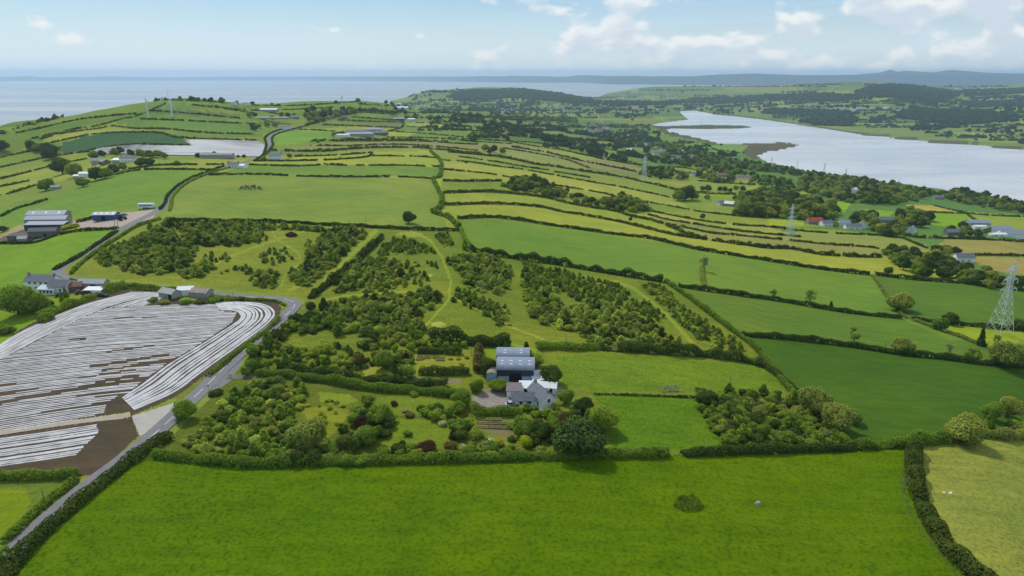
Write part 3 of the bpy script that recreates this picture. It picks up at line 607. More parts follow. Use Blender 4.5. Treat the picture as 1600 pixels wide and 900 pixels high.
def plant(px, py, wpx, kind='round', colr='mid', hf=1.0, wm=None):
    g = G1(px, py); d = math.dist(g, (0, 0, CH)); w_ = wm if wm else wpx*d/F
    PLANTS.append((kind, colr, g[0], g[1], g[2], w_, hf, px, py, w_*F/d)); KEEP.add(len(PLANTS)-1)
def fill(poly, spacing, wm, kinds, hf=(0.8, 1.2), jitter=0.45, keep=1.0, wpx=None):
    """plants the ground outlined by poly (photo pixels) on a jittered world grid"""
    gp = G([p[0] for p in poly], [p[1] for p in poly]); x0, y0 = gp[:, 0].min(), gp[:, 1].min(); x1, y1 = gp[:, 0].max(), gp[:, 1].max(); P2 = [(p[0], p[1]) for p in gp]
    ys = np.arange(y0, y1, spacing); out = []
    for y in ys:
        for x in np.arange(x0, x1, spacing):
            a, b = x+RNG.uniform(-1, 1)*spacing*jitter, y+RNG.uniform(-1, 1)*spacing*jitter
            if RNG.random() < keep and inside(P2, a, b): out.append((a, b))
    if not out: return
    o = np.array(out); z = height(o[:, 0], o[:, 1]); qx, qy, ok = project(o[:, 0], o[:, 1], z)
    for (a, b), c, sx, sy, k in zip(out, z, qx, qy, ok):
        if not k or c < 0.3: continue
        kd, cl = kinds[int(RNG.random()*len(kinds))]; w_ = wm*RNG.uniform(0.7, 1.35); d = math.dist((a, b, c), (0, 0, CH))
        PLANTS.append((kd, cl, a, b, float(c), w_, RNG.uniform(*hf), sx, sy, w_*F/d))
def grow_plants(limit=300):
    by = {}
    def hides(p): return any(abs(p[7]-hx) < hw*.75+p[9]*.35 and -hh*.8 < p[8]-hy < p[9]*p[6]*.9 for hx, hy, hw, hh in HOUSES)
    for p in [q for i, q in enumerate(PLANTS) if i in KEEP or not hides(q)]: by.setdefault(p[0], []).append(p)
    for kd, L in by.items():
        L.sort(key=lambda p: -p[9]*(1 if -10 < p[7] < 1610 and p[8] < 930 else 0.2))
        for i, (k_, cl, x, y, z, w_, hf, px, py, sw) in enumerate(L[:limit]):
            r = RNG.random(); k = int(r*4) ; lod = 'near' if sw > 26 else ('mid' if sw > 10 else 'far')
            root = bpy.data.objects.new(KINDNAME[kd], None); C.objects.link(root); root.empty_display_size = 0.5
            root.location = (x, y, z-0.05); root.rotation_euler = (0, 0, r*40); root.scale = (w_, w_, w_*hf)
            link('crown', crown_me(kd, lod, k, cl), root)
            if kd != 'bush': link('trunk', trunk_me(kd, k), root)
            sz = w_*hf; lk = ('large ' if sz > 9 else ('small ' if sz < 5.5 else '')) if kd in ('round', 'sparse') else (('wide ' if sz > 3.2 else '') if kd == 'bush' else ('tall ' if sz > 4.4 else ''))
            named(root, lk+LOOK[cl]+' '+LK2[kd], KCAT[kd], px, py)
        rest = L[limit:]
        if rest:
            Qs, Ts, Ms = [], [], []; cols = sorted({p[1] for p in rest})
            for (k_, cl, x, y, z, w_, hf, px, py, sw) in rest:
                lod = 'near' if sw > 30 else ('mid' if sw > 9 else 'far'); q, t = crown_arr(kd, lod, int(RNG.random()*4)); a = RNG.random()*6.28
                ca, sa = math.cos(a), math.sin(a); qq = np.column_stack([(q[:, 0]*ca-q[:, 1]*sa)*w_+x, (q[:, 0]*sa+q[:, 1]*ca)*w_+y, q[:, 2]*w_*hf+z-0.05])
                Qs.append(qq); Ts.append(np.clip(t+RNG.normal(0, .12), 0, 1)); Ms.append(np.full(len(t), cols.index(cl), np.int32))
            me = quads_mesh(KINDNAME[kd]+'s', np.vstack(Qs), np.concatenate(Ts), None); me.materials.clear()
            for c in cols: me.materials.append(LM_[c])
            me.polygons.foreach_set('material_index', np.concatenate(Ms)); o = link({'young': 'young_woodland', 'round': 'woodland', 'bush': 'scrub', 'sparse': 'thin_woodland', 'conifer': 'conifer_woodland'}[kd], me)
            tag(o, {'young': 'mass of young plantation trees in the woods round the cottage', 'round': 'distant green tree belts and woods beyond the nearer trees', 'bush': 'mass of low scrub and bushes between the trees'}.get(kd, 'scattered distant trees on the slopes'), 'woodland', kind='stuff')
def wood(poly, spacing, wm, label, colr='far', kinds=('round',), hf=(0.7, 1.1), mixcols=None):
    gp = G([p[0] for p in poly], [p[1] for p in poly]); P2 = [(p[0], p[1]) for p in gp]; Qs, Ts, Ms = [], [], []; cols = mixcols or [colr]
    for y in np.arange(gp[:, 1].min(), gp[:, 1].max(), spacing):
        for x in np.arange(gp[:, 0].min(), gp[:, 0].max(), spacing):
            a, b = x+RNG.uniform(-.5, .5)*spacing, y+RNG.uniform(-.5, .5)*spacing
            if not inside(P2, a, b): continue
            z = float(height(a, b)); 
            if z < 0.5: continue
            kd = kinds[int(RNG.random()*len(kinds))]; q, t = crown_arr(kd, 'tiny' if wm > 20 else 'far', int(RNG.random()*4)); w_ = wm*RNG.uniform(.75, 1.3); hf_ = RNG.uniform(*hf)
            Qs.append(np.column_stack([q[:, 0]*w_+a, q[:, 1]*w_+b, q[:, 2]*w_*hf_+z])); Ts.append(t); Ms.append(np.full(len(t), int(RNG.random()*len(cols)), np.int32))
    if not Qs: print('WOOD EMPTY', label); return
    me = quads_mesh('woodland', np.vstack(Qs), np.concatenate(Ts), None); me.materials.clear()
    for c in cols: me.materials.append(LM_[c])
    me.polygons.foreach_set('material_index', np.concatenate(Ms)); tag(link('woodland', me), label, 'woodland', kind='stuff')
# ------------------------------------------------------------------ hedges
def resample(P3, step):
    d = np.concatenate([[0], np.cumsum(np.linalg.norm(np.diff(P3[:, :2], axis=0), axis=1))]); n = max(2, int(d[-1]/step)+1); s = np.linspace(0, d[-1], n)
    return np.column_stack([np.interp(s, d, P3[:, i]) for i in range(2)]), s
def smooth_px(line, n=6):
    p = np.array(line, float)
    if len(p) < 3: return p
    out = []
    q = np.vstack([2*p[0]-p[1], p, 2*p[-1]-p[-2]])
    for i in range(1, len(q)-2):
        for t in np.linspace(0, 1, n, endpoint=False):
            a, b, c, d = q[i-1], q[i], q[i+1], q[i+2]; out.append(0.5*((2*b)+(c-a)*t+(2*a-5*b+4*c-d)*t*t+(3*b-a-3*c+d)*t**3))
    out.append(p[-1]); return np.array(out)
HN = 0
def hedge(line, wd=2.4, ht=2.0, colr='hedge', look=None, gaps=0.0, ragged=0.3, name='hedge', leafk=1.0, smooth=True, group=None):
    own_ = look is not None
    global HN; HN += 1; rng = np.random.default_rng(HN); lp = smooth_px(line) if smooth else np.array(line, float); g = G(lp[:, 0], lp[:, 1])
    xy, s = resample(g, 1.5); z = height(xy[:, 0], xy[:, 1]); dm = float(np.median(np.hypot(np.hypot(xy[:, 0], xy[:, 1]), CH-z)))
    L = s[-1]
    if L < 1: return
    leaf = max(0.42, dm*0.00125)*leafk*(0.72 if look and 'clipped' in look and own_ else 1); per = wd*0.8+ht*2.0; n = min(45000, int(L*per*1.7/(leaf*leaf))+8)
    ph = rng.random(6)*6.28
    def lump(u): return 1+ragged*(0.5*np.sin(u/3.1+ph[0])+0.45*np.sin(u/1.45+ph[1])+0.5*np.sin(u/8.3+ph[2])+0.25*np.sin(u/21+ph[3]))
    u = rng.random(n)*L
    if gaps:
        gm = (np.sin(u/7.7+ph[4])+np.sin(u/3.3+ph[5])+np.sin(u/17+ph[0])) > (2.0-4.2*gaps); u = u[~gm]; n = len(u)
    th = rng.uniform(-0.1, math.pi+0.1, n); x = np.interp(u, s, xy[:, 0]); y = np.interp(u, s, xy[:, 1]); zz_ = np.interp(u, s, z)
    dx = np.gradient(xy[:, 0]); dy = np.gradient(xy[:, 1]); hh = np.hypot(dx, dy)+1e-9; tx = np.interp(u, s, dx/hh); ty = np.interp(u, s, dy/hh)
    k = lump(u); cs = np.cos(th); sn = np.maximum(np.sin(th), 0)**0.6; offx = wd/2*cs*(0.8+0.2*k)*(1.0); zo = ht*sn*k
    p = np.column_stack([x+ty*offx, y-tx*offx, zz_+np.maximum(zo, 0.05)])+rng.normal(0, leaf*0.22, (n, 3))
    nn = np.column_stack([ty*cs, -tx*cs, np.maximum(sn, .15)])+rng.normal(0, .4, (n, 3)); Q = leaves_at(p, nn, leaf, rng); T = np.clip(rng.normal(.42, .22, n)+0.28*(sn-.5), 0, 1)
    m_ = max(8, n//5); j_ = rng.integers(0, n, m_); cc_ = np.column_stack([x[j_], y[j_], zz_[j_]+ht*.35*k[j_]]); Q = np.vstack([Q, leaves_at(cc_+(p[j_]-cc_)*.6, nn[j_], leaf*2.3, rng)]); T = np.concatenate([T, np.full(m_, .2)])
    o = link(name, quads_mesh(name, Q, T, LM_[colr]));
    own = look is not None
    if look is None: pl_ = math.dist(line[0], line[-1]); look = ('long ' if pl_ > 150 else ('short ' if pl_ < 60 else ''))+('gappy ' if gaps else 'clipped ')+LOOK[colr]+' hedge'
    i = len(lp)//2; named(o, look, 'hedge', float(lp[i, 0]), float(lp[i, 1]), group or 'field hedges', own and own != 'x' and not look.startswith('thin distant'))
    return o
def trees_along(line, step, wm, kinds, hf=(0.8, 1.2), keep=1.0):
    lp = smooth_px(line); g = G(lp[:, 0], lp[:, 1]); xy, s = resample(g, 2.0); u = 0
    while u < s[-1]:
        u += step*RNG.uniform(0.4, 1.6)
        if RNG.random() > keep or u > s[-1]: continue
        x = np.interp(u, s, xy[:, 0])+RNG.normal(0, .8); y = np.interp(u, s, xy[:, 1])+RNG.normal(0, .8); z = float(height(x, y)); qx, qy, ok = project(np.array([x]), np.array([y]), np.array([z]))
        kd, cl = kinds[int(RNG.random()*len(kinds))]; w_ = wm*RNG.uniform(.6, 1.4); d = math.dist((x, y, z), (0, 0, CH)); PLANTS.append((kd, cl, x, y, z, w_, RNG.uniform(*hf), float(qx[0]), float(qy[0]), w_*F/d))
# ------------------------------------------------------------------ the road and its markings
def ribbon(name, line, wl, wr, mat, lift, label=None, kind='structure', step=3.0, sub=4, smooth=True):
    lp = smooth_px(line) if smooth else np.array(line, float); g = G(lp[:, 0], lp[:, 1]); xy, s = resample(g, step)
    k = np.ones(5)/5; 
    if len(xy) > 12:
        q = np.vstack([np.repeat(xy[:1], 2, 0), xy, np.repeat(xy[-1:], 2, 0)]); xy = np.column_stack([np.convolve(q[:, i], k, 'valid') for i in range(2)])
    dx = np.gradient(xy[:, 0]); dy = np.gradient(xy[:, 1]); h = np.hypot(dx, dy)+1e-9; nx, ny = dy/h, -dx/h; offs = np.linspace(-wl, wr, sub+1); v = []
    Z = np.stack([height(xy[:, 0]+nx*o_, xy[:, 1]+ny*o_) for o_ in offs], 1); zc = Z.max(1)+lift
    for j, o_ in enumerate(offs): v.append(np.column_stack([xy[:, 0]+nx*o_, xy[:, 1]+ny*o_, zc]))
    n = len(xy); v = np.vstack(v); f = np.array([(j*n+i, j*n+i+1, (j+1)*n+i+1, (j+1)*n+i) for j in range(sub) for i in range(n-1)])
    me = mesh(name, v, f, mat, True)
    if me.polygons[0].normal.z < 0: me.flip_normals()
    return link(name, me), xy, zc, s
ASPH = std('asphalt', lin((128,124,124)), 0.85, var=0.14, scale=0.5, spec=0.2)
PAINT = std('road_paint', (0.75, 0.75, 0.72), 0.6, var=0.1, scale=4)
TRACK = std('pale_track', lin((172,158,138)), 0.9, var=0.12, scale=0.6)
CONC = std('concrete', lin((178,170,158)), 0.85, var=0.12, scale=0.35)
ROAD = [(-110,1010),(-40,930),(0,886),(19,866),(47,836),(80,807),(110,782),(140,757),(167,737),(195,716),(220,696),(244,676),(266,656),(290,633),(312,613),(325,600),(340,585),(355,570),(375,553),(400,532),(420,515),(440,499),(455,485),(462,476),(455,469),(430,466),(400,464.5),(387,464),(330,459),(250,450),(170,445),(125,441),(100,435),(90,427),(94,419),(107,411),(140,391),(175,366),(210,348),(242,332),(257,320),(264,307),(280,292),(300,280),(335,266),(350,261),(375,255),(400,247),(415,238),(421,228),(420,217),(427,210),(450,202),(475,196),(495,191),(525,184)]
road, rxy, rz, rs = ribbon('road', ROAD, 2.8, 2.8, ASPH, 0.03, step=2.0); tag(road, kind='structure')
def markings():
    v = []; f = []; s = np.concatenate([[0], np.cumsum(np.linalg.norm(np.diff(rxy, axis=0), axis=1))]); u = 6; dx = np.gradient(rxy[:, 0]); dy = np.gradient(rxy[:, 1])
    end = s[np.argmin(np.hypot(rxy[:, 0]-G1(400, 464)[0], rxy[:, 1]-G1(400, 464)[1]))]
    while u < end:
        for a in (0, 2, 4):
            q = []
            for t in (u+a, u+a+2):
                x = np.interp(t, s, rxy[:, 0]); y = np.interp(t, s, rxy[:, 1]); z = np.interp(t, s, rz)+0.006; tx = np.interp(t, s, dx); ty = np.interp(t, s, dy); h = math.hypot(tx, ty); q.append((x, y, z, ty/h*.09, -tx/h*.09))
            o = len(v); v += [(q[0][0]-q[0][3], q[0][1]-q[0][4], q[0][2]), (q[0][0]+q[0][3], q[0][1]+q[0][4], q[0][2]), (q[1][0]+q[1][3], q[1][1]+q[1][4], q[1][2]), (q[1][0]-q[1][3], q[1][1]-q[1][4], q[1][2])]; f.append((o, o+1, o+2, o+3))
        u += 9.0
    tag(link('road_markings', mesh('road_markings', v, np.array(f), PAINT)), kind='structure')
markings()
def sheet(name, poly, mat, lift, kind='structure', step=3.0):
    """a thin sheet laid over the ground inside a polygon of photo pixels"""
    gp = G([p[0] for p in poly], [p[1] for p in poly]); P2 = [(p[0], p[1]) for p in gp]; import bmesh
    bm = bmesh.new(); bm.faces.new([bm.verts.new((p[0], p[1], 0)) for p in gp]); bmesh.ops.triangulate(bm, faces=bm.faces[:])
    for _ in range(7):
        long = [e for e in bm.edges if e.calc_length() > step]
        if not long: break
        bmesh.ops.subdivide_edges(bm, edges=long, cuts=1); bmesh.ops.triangulate(bm, faces=bm.faces[:])
    for v in bm.verts: v.co.z = float(height(v.co.x, v.co.y))+lift
    me = bpy.data.meshes.new(name); bm.to_mesh(me); bm.free(); me.materials.append(mat)
    if me.polygons[0].normal.z < 0: me.flip_normals()
    return tag(link(name, me), kind=kind)
sheet('field_entrance_apron', [(206,651),(240,640),(272,629),(277,648),(250,668),(219,681),(213,667)], CONC, 0.012)
o, *_ = ribbon('farm_track', [(-60,688),(0,677),(50,670),(100,662),(150,656),(206,650)], 1.3, 1.3, TRACK, 0.02); tag(o, kind='structure')
o, *_ = ribbon('driveway', [(345,590),(375,589),(400,590),(437,583),(475,590),(520,597),(560,602),(620,606),(700,611),(745,618)], 1.4, 1.4, std('lane_surface', lin((112,110,96)), 0.9, var=0.15, scale=0.5), 0.02); tag(o, kind='structure')
o, *_ = ribbon('far_road', [(922,163),(930,172),(936,184),(943,193),(951,204),(970,214),(985,222),(996,232)], 4, 4, ASPH, 0.3, step=20); tag(o, kind='structure')
o, *_ = ribbon('hamlet_road', [(996,232),(1020,240),(1040,248),(1058,256)], 3, 3, ASPH, 0.1, step=8); tag(o, kind='structure')
sheet('junction_apron', [(326,601),(350,572),(372,556),(380,562),(370,580),(362,594),(346,605),(330,612)], ASPH, 0.018)
GRAVEL = std('gravel', lin((150,137,126)), 0.95, var=0.2, scale=0.5)
sheet('gravel_yard', [(737,620),(770,612),(800,614),(845,600),(870,604),(885,612),(860,625),(835,641),(800,641),(737,641)], GRAVEL, 0.015)
sheet('upper_yard', [(785,597),(832,597),(850,606),(805,616),(786,612)], GRAVEL, 0.022)
sheet('farmyard', [(112,349),(150,341),(195,333),(240,328),(252,322),(238,341),(187,357),(125,355)], std('farmyard_gravel', lin((176,158,142)), 0.95, var=0.1, scale=0.4), 0.015)
# ------------------------------------------------------------------ white film rows on the beet field
FILM = std('film', lin((196,192,190)), 0.55, var=0.14, scale=0.35, spec=0.4, bump=0.3)
def lerp_rows(A, B, n, m=120):
    def rs_(L):
        lp = smooth_px(L); g = G(lp[:, 0], lp[:, 1]); d = np.concatenate([[0], np.cumsum(np.linalg.norm(np.diff(g[:, :2], axis=0), axis=1))]); u = np.linspace(0, d[-1], m); return np.column_stack([np.interp(u, d, g[:, 0]), np.interp(u, d, g[:, 1])])
    a, b = rs_(A), rs_(B); return [a*(1-t)+b*t for t in (np.arange(n)+0.5+RNG.normal(0, .13, n))/n]
GAPS = [([(110,530),(134,529.5)],1.6),([(168,549.5),(240,540)],1.4),([(143,572),(166,569.5),(240,557.5),(264,554)],2.4),([(205,572),(240,567),(278,560.5)],3.4),([(160,579),(207,572.5)],1.6),([(125,591),(210,577.5)],1.6),([(150,597.5),(216,586.5)],3.0),([(0,630),(30,623.5),(125,607),(228,591.5)],3.4),([(122,618.5),(218,607.5)],2.2),([(150,620.5),(198,615.5)],2.2),
        ([(165,648),(172,630),(196,616)],4),([(66,644.5),(165,630)],2.4),([(0,602.5),(26,598.5)],2),([(0,616),(60,607.5)],1.8),([(180,644),(213,632)],2.4),([(180,497),(245,495.5)],1.0),([(130,492),(160,482)],2.0),([(345,484),(372,487),(380,492)],2.0)]
def gap_hit(x, y):
    for L, h in GAPS:
        for (x1, y1), (x2, y2) in zip(L[:-1], L[1:]):
            t = ((x-x1)*(x2-x1)+(y-y1)*(y2-y1))/((x2-x1)**2+(y2-y1)**2)
            if 0 <= t <= 1 and math.hypot((x-x1-t*(x2-x1)), (y-y1-t*(y2-y1))) < h*.75: return True
    return False
FILM2 = std('dull_film', lin((196,192,190)), 0.9, var=0.12, scale=0.02, spec=0.1)
def film_rows(rows, width, clip, label, gaps=True, ragged=1.0):
    wh = 0
    for xy in rows:
        z = height(xy[:, 0], xy[:, 1]); qx, qy, ok = project(xy[:, 0], xy[:, 1], z); dx = np.gradient(xy[:, 0]); dy = np.gradient(xy[:, 1]); h = np.hypot(dx, dy)+1e-9; nx, ny = dy/h, -dx/h
        keep = np.array([(clip is None or inside(clip, a, b)) and not (gaps and gap_hit(a, b)) for a, b in zip(qx, qy)])
        if keep.sum() < 3: continue
        prof = [(-.5, .0), (-.3, .13), (0, .17), (.3, .13), (.5, .0)]; i = 0; n = len(xy)
        while i < n:
            if not keep[i]: i += 1; continue
            j = i
            while j+1 < n and keep[j+1]: j += 1
            if j-i >= 3:
                q = slice(i, j+1); m = j-i+1
                ww = width*(1+np.convolve(RNG.normal(0, .32, m+4), np.ones(5)/5, 'valid'))
                v = np.vstack([np.column_stack([xy[q, 0]+nx[q]*o_*ww, xy[q, 1]+ny[q]*o_*ww, z[q]+hh*min(width, 2)+0.02+(0.3 if width > 5 else 0)]) for o_, hh in prof])
                f = np.array([(k*m+a, k*m+a+1, (k+1)*m+a+1, (k+1)*m+a) for a in range(m-1) for k in range(4)]); me = mesh('film_row', v, f, FILM2 if width > 5 else FILM, True)
                if me.polygons[0].normal.z < 0: me.flip_normals()
                o = link('film_row', me); tag(o, label, 'crop row', 'white film rows '+label.split(' film row ')[1])
            i = j+1
def rows_all():
    main = [(-8,563),(25,550),(87,517),(126,497),(162,482),(225,478),(275,476),(362,474),(366,484),(372,491),(371,499),(337,522),(300,546),(262,568),(222,597),(200,616),(166,645),(100,660),(0,675),(-60,684),(-120,694),(-120,600)]
    film_rows(lerp_rows([(-120,698),(0,677),(100,660),(205,645),(300,630)], [(-120,508),(0,494),(160,478),(260,472),(380,468)], 86, 160), 0.66, main, 'long white film row in the middle of the beet field')
    inner = [(345,485),(362,485),(375,490),(374,500),(337,524),(300,547),(262,570),(225,598),(190,622)]; outer = [(335,471.5),(385,471),(418,475),(434,487),(426,502),(400,523),(350,560),(315,585),(275,614),(210,642)]
    film_rows(lerp_rows(inner, outer, 10, 160), 1.05, None, 'curving white film row along the road edge of the beet field', gaps=False)
    film_rows(lerp_rows([(-90,585),(-30,556),(22,524),(60,505),(125,478),(205,456)], [(-110,620),(-30,577),(25,549),(87,517),(165,481),(256,457)], 13, 100), .68, None, 'slanting white film row beside the garden hedge', gaps=False)
    film_rows(lerp_rows([(170,481),(256,457)], [(226,478),(284,458)], 9, 60), .8, [(160,483),(230,479),(262,462),(262,457),(200,457)], 'short white film row behind the ruined sheds', gaps=False)
    low = [(-120,690),(0,683),(60,674),(152,662),(156,674),(146,686),(132,698),(118,714),(60,722),(0,732),(-120,748)]
    film_rows(lerp_rows([(-120,755),(0,734),(60,725),(118,716),(200,702)], [(-120,700),(0,684),(80,673),(153,662),(220,653)], 16, 120), 0.74, low, 'white film row in the small plot below the farm track')
    # the far film covered field
    up = [(142,237),(160,231),(215,226),(297,228),(287,218),(400,220),(416,226),(409,244),(330,243.5),(262,242),(165,240)]
    film_rows(lerp_rows([(120,244),(260,245),(430,247)], [(150,224),(285,215),(430,218)], 34, 60), 8.5, up, 'pale film row on the distant white field', gaps=False)
rows_all()
# ------------------------------------------------------------------ hedges, far to near
FARLINES = [[(0,208),(30,199),(50,193),(90,185),(110,179),(137,172),(200,163),(230,159),(270,156),(310,158)],[(25,208),(60,201),(117,188),(175,181),(220,177)],[(50,217),(112,203),(155,196),(190,186),(215,181),(265,160)],[(62,218),(100,208),(155,201),(175,197),(212,201),(262,202),(322,208),(400,210)],
 [(80,223),(140,211),(190,207),(250,208),(285,216),(400,220)],[(220,186),(270,188),(330,191),(400,194)],[(235,173),(300,178),(375,185)],[(135,236),(160,231),(215,226),(297,228)],[(0,262),(50,251),(88,244),(120,239),(140,237)],[(0,280),(37,271),(72,262),(95,256),(140,248)],[(0,306),(25,300),(55,290)],[(0,340),(25,327),(50,320),(75,312)],[(-60,258),(0,246),(60,234)],[(-60,300),(0,292),(45,283)],
 [(270,157),(330,159),(400,165),(470,165),(560,159)],[(330,166),(380,172),(440,172),(520,168)],[(300,164),(350,170),(400,178)],[(560,163),(600,165),(650,168),(720,174)],[(540,172),(600,175),(680,177)],[(475,196),(495,190),(525,183),(560,176),(600,178)],
 [(182,273),(212,267),(250,265),(335,266)],[(200,265),(225,261.5),(250,258.5),(350,257.5)],[(327,274),(400,273),(475,276),(550,277),(625,277),(678,280)],[(390,258),(462,260),(507,258),(542,259)],[(550,259),(625,259),(687,261)],[(395,252),(450,252),(500,251),(550,248),(575,245),(582,239)],[(460,245),(525,243),(580,239)],[(582,244),(650,245),(680,247)],
 [(485,228),(550,228),(600,226),(650,227),(700,231),(750,236)],[(520,221),(575,221),(650,221),(720,225),(747,226)],[(605,215),(675,216),(735,221),(800,225)],[(607,205),(675,210),(725,215)],[(635,198),(700,202),(765,207)],[(650,192),(700,195),(757,201)],[(497,195),(550,197),(625,200)],[(468,203),(525,206)],[(527,188),(575,190),(630,191)],[(550,183),(600,187),(632,189)],[(630,192),(628,199),(606,206)],
 [(690,265),(756,271),(794,277),(818,280)],[(687,251),(728,253),(775,260),(816,265),(850,271),(887,278),(925,285),(962,291),(1005,300),(1030,305),(1054,311)],[(717,245),(766,252),(820,261),(863,267)],[(867,269),(923,278)],[(775,230),(831,239),(878,248),(897,254),(921,263)],[(799,222),(831,228),(869,233),(906,241),(944,250)],[(700,216),(737,218),(794,221),(831,223),(869,228),(906,232),(944,235)],[(737,207),(775,210),(812,214),(850,217),(887,221),(925,225),(962,228)],
 [(760,200),(794,202),(831,206),(869,213),(906,217),(962,222)],[(700,195),(728,197),(760,199),(800,198)],[(700,202),(737,204),(762,206)],[(730,214),(739,207)],[(700,188),(737,190),(775,191),(812,196),(860,204)],[(700,179),(756,180),(784,186),(812,189),(840,193)],[(862,226),(880,235),(930,244),(980,252),(1010,262)],[(885,222),(930,230),(985,240)],[(1010,262),(1060,262),(1100,268)],
 [(867,290),(935,301),(980,311),(1050,323),(1100,332),(1162,339),(1200,341)],[(1015,330),(1050,337),(1100,346),(1150,352),(1200,355),(1240,360),(1300,365),(1365,368),(1412,373)],[(1012,336),(1050,345),(1100,353),(1150,361),(1200,366),(1250,371)],[(1040,351),(1075,357),(1112,365),(1150,368),(1200,373),(1250,378),(1300,383),(1360,387),(1390,393)],
 [(1020,205),(1060,209)],[(960,226),(1010,232),(1060,232)],[(1090,283),(1140,287),(1180,289)],[(1200,302),(1240,304),(1275,308)],[(1420,330),(1460,332),(1508,334)],[(1460,322),(1508,333),(1550,337),(1600,339)],[(1510,334),(1532,352)],[(1470,373),(1540,375),(1600,378)],[(1510,399),(1560,399),(1600,400)],[(1412,373),(1440,385),(1475,398)],[(1100,225),(1128,238)],[(1085,231),(1130,236),(1165,240)],[(1060,219),(1110,226),(1130,227)]]
for L in FARLINES: hedge(L, 1.8, 1.6, gaps=0.05 if L[0][1] > 200 else .12, ragged=0.35, group='low dark field hedges on the middle and far slopes')
# auto hedges on the quilt of far fields
def auto_hedges(quads, M, n, label_look):
    sel = [q for q in quads if all(0 <= int(p[1]-RY0) < RH and 0 <= int(p[0]-RX0) < RW and M[int(p[1]-RY0), int(p[0]-RX0)] > 0 for p in q)]
    rr.shuffle(sel)
    for q in sel[:n]:
        if min(p[0] for p in q) < -20 or max(p[0] for p in q) > 1640: continue
        gq = G([c[0] for c in q], [c[1] for c in q]); pq = project(gq[:, 0], gq[:, 1], gq[:, 2])
        if gq[:, 2].min() < 1.4 or np.abs(pq[1]-np.array([c[1] for c in q])).max() > 1.0: continue
        cr = [q[0], q[1]] if rr.random() < .75 else [q[0], q[1], q[2]]
        hedge(cr, 6, 6, 'far', label_look, gaps=0.2, ragged=.6, smooth=False, leafk=1.2, group='distant field hedges')
auto_hedges(Q1, M1, 290, 'thin distant hedge line')
# richer, tree grown hedges
TREEH = [([(425,236),(500,237),(550,233),(590,231),(650,231),(675,233),(725,238),(800,248)],6),([(700,238),(756,243),(794,248),(831,256),(869,261),(906,267),(940,272),(972,277),(1005,285),(1029,290),(1062,299)],6),([(485,221),(560,219),(640,219),(700,222)],9),([(800,230),(850,238),(900,250),(960,262),(1010,272),(1050,280)],9),([(900,240),(960,252),(1020,262),(1080,272)],9),
 ([(1062,299),(1110,303),(1160,304),(1200,303)],9),([(1040,352),(1062,361),(1087,372),(1125,378),(1162,383),(1200,388),(1237,389),(1275,397),(1312,400),(1350,402),(1375,402)],5),([(1412,368),(1440,372),(1500,373),(1540,374)],11)]
for L, st in TREEH:
    hedge(L, 2.6, 2.6, gaps=0.1, ragged=.5); trees_along(L, st, 3.4, [('bush', 'dark'), ('bush', 'hedge'), ('round', 'mid'), ('bush', 'olive')], (0.8, 1.2))
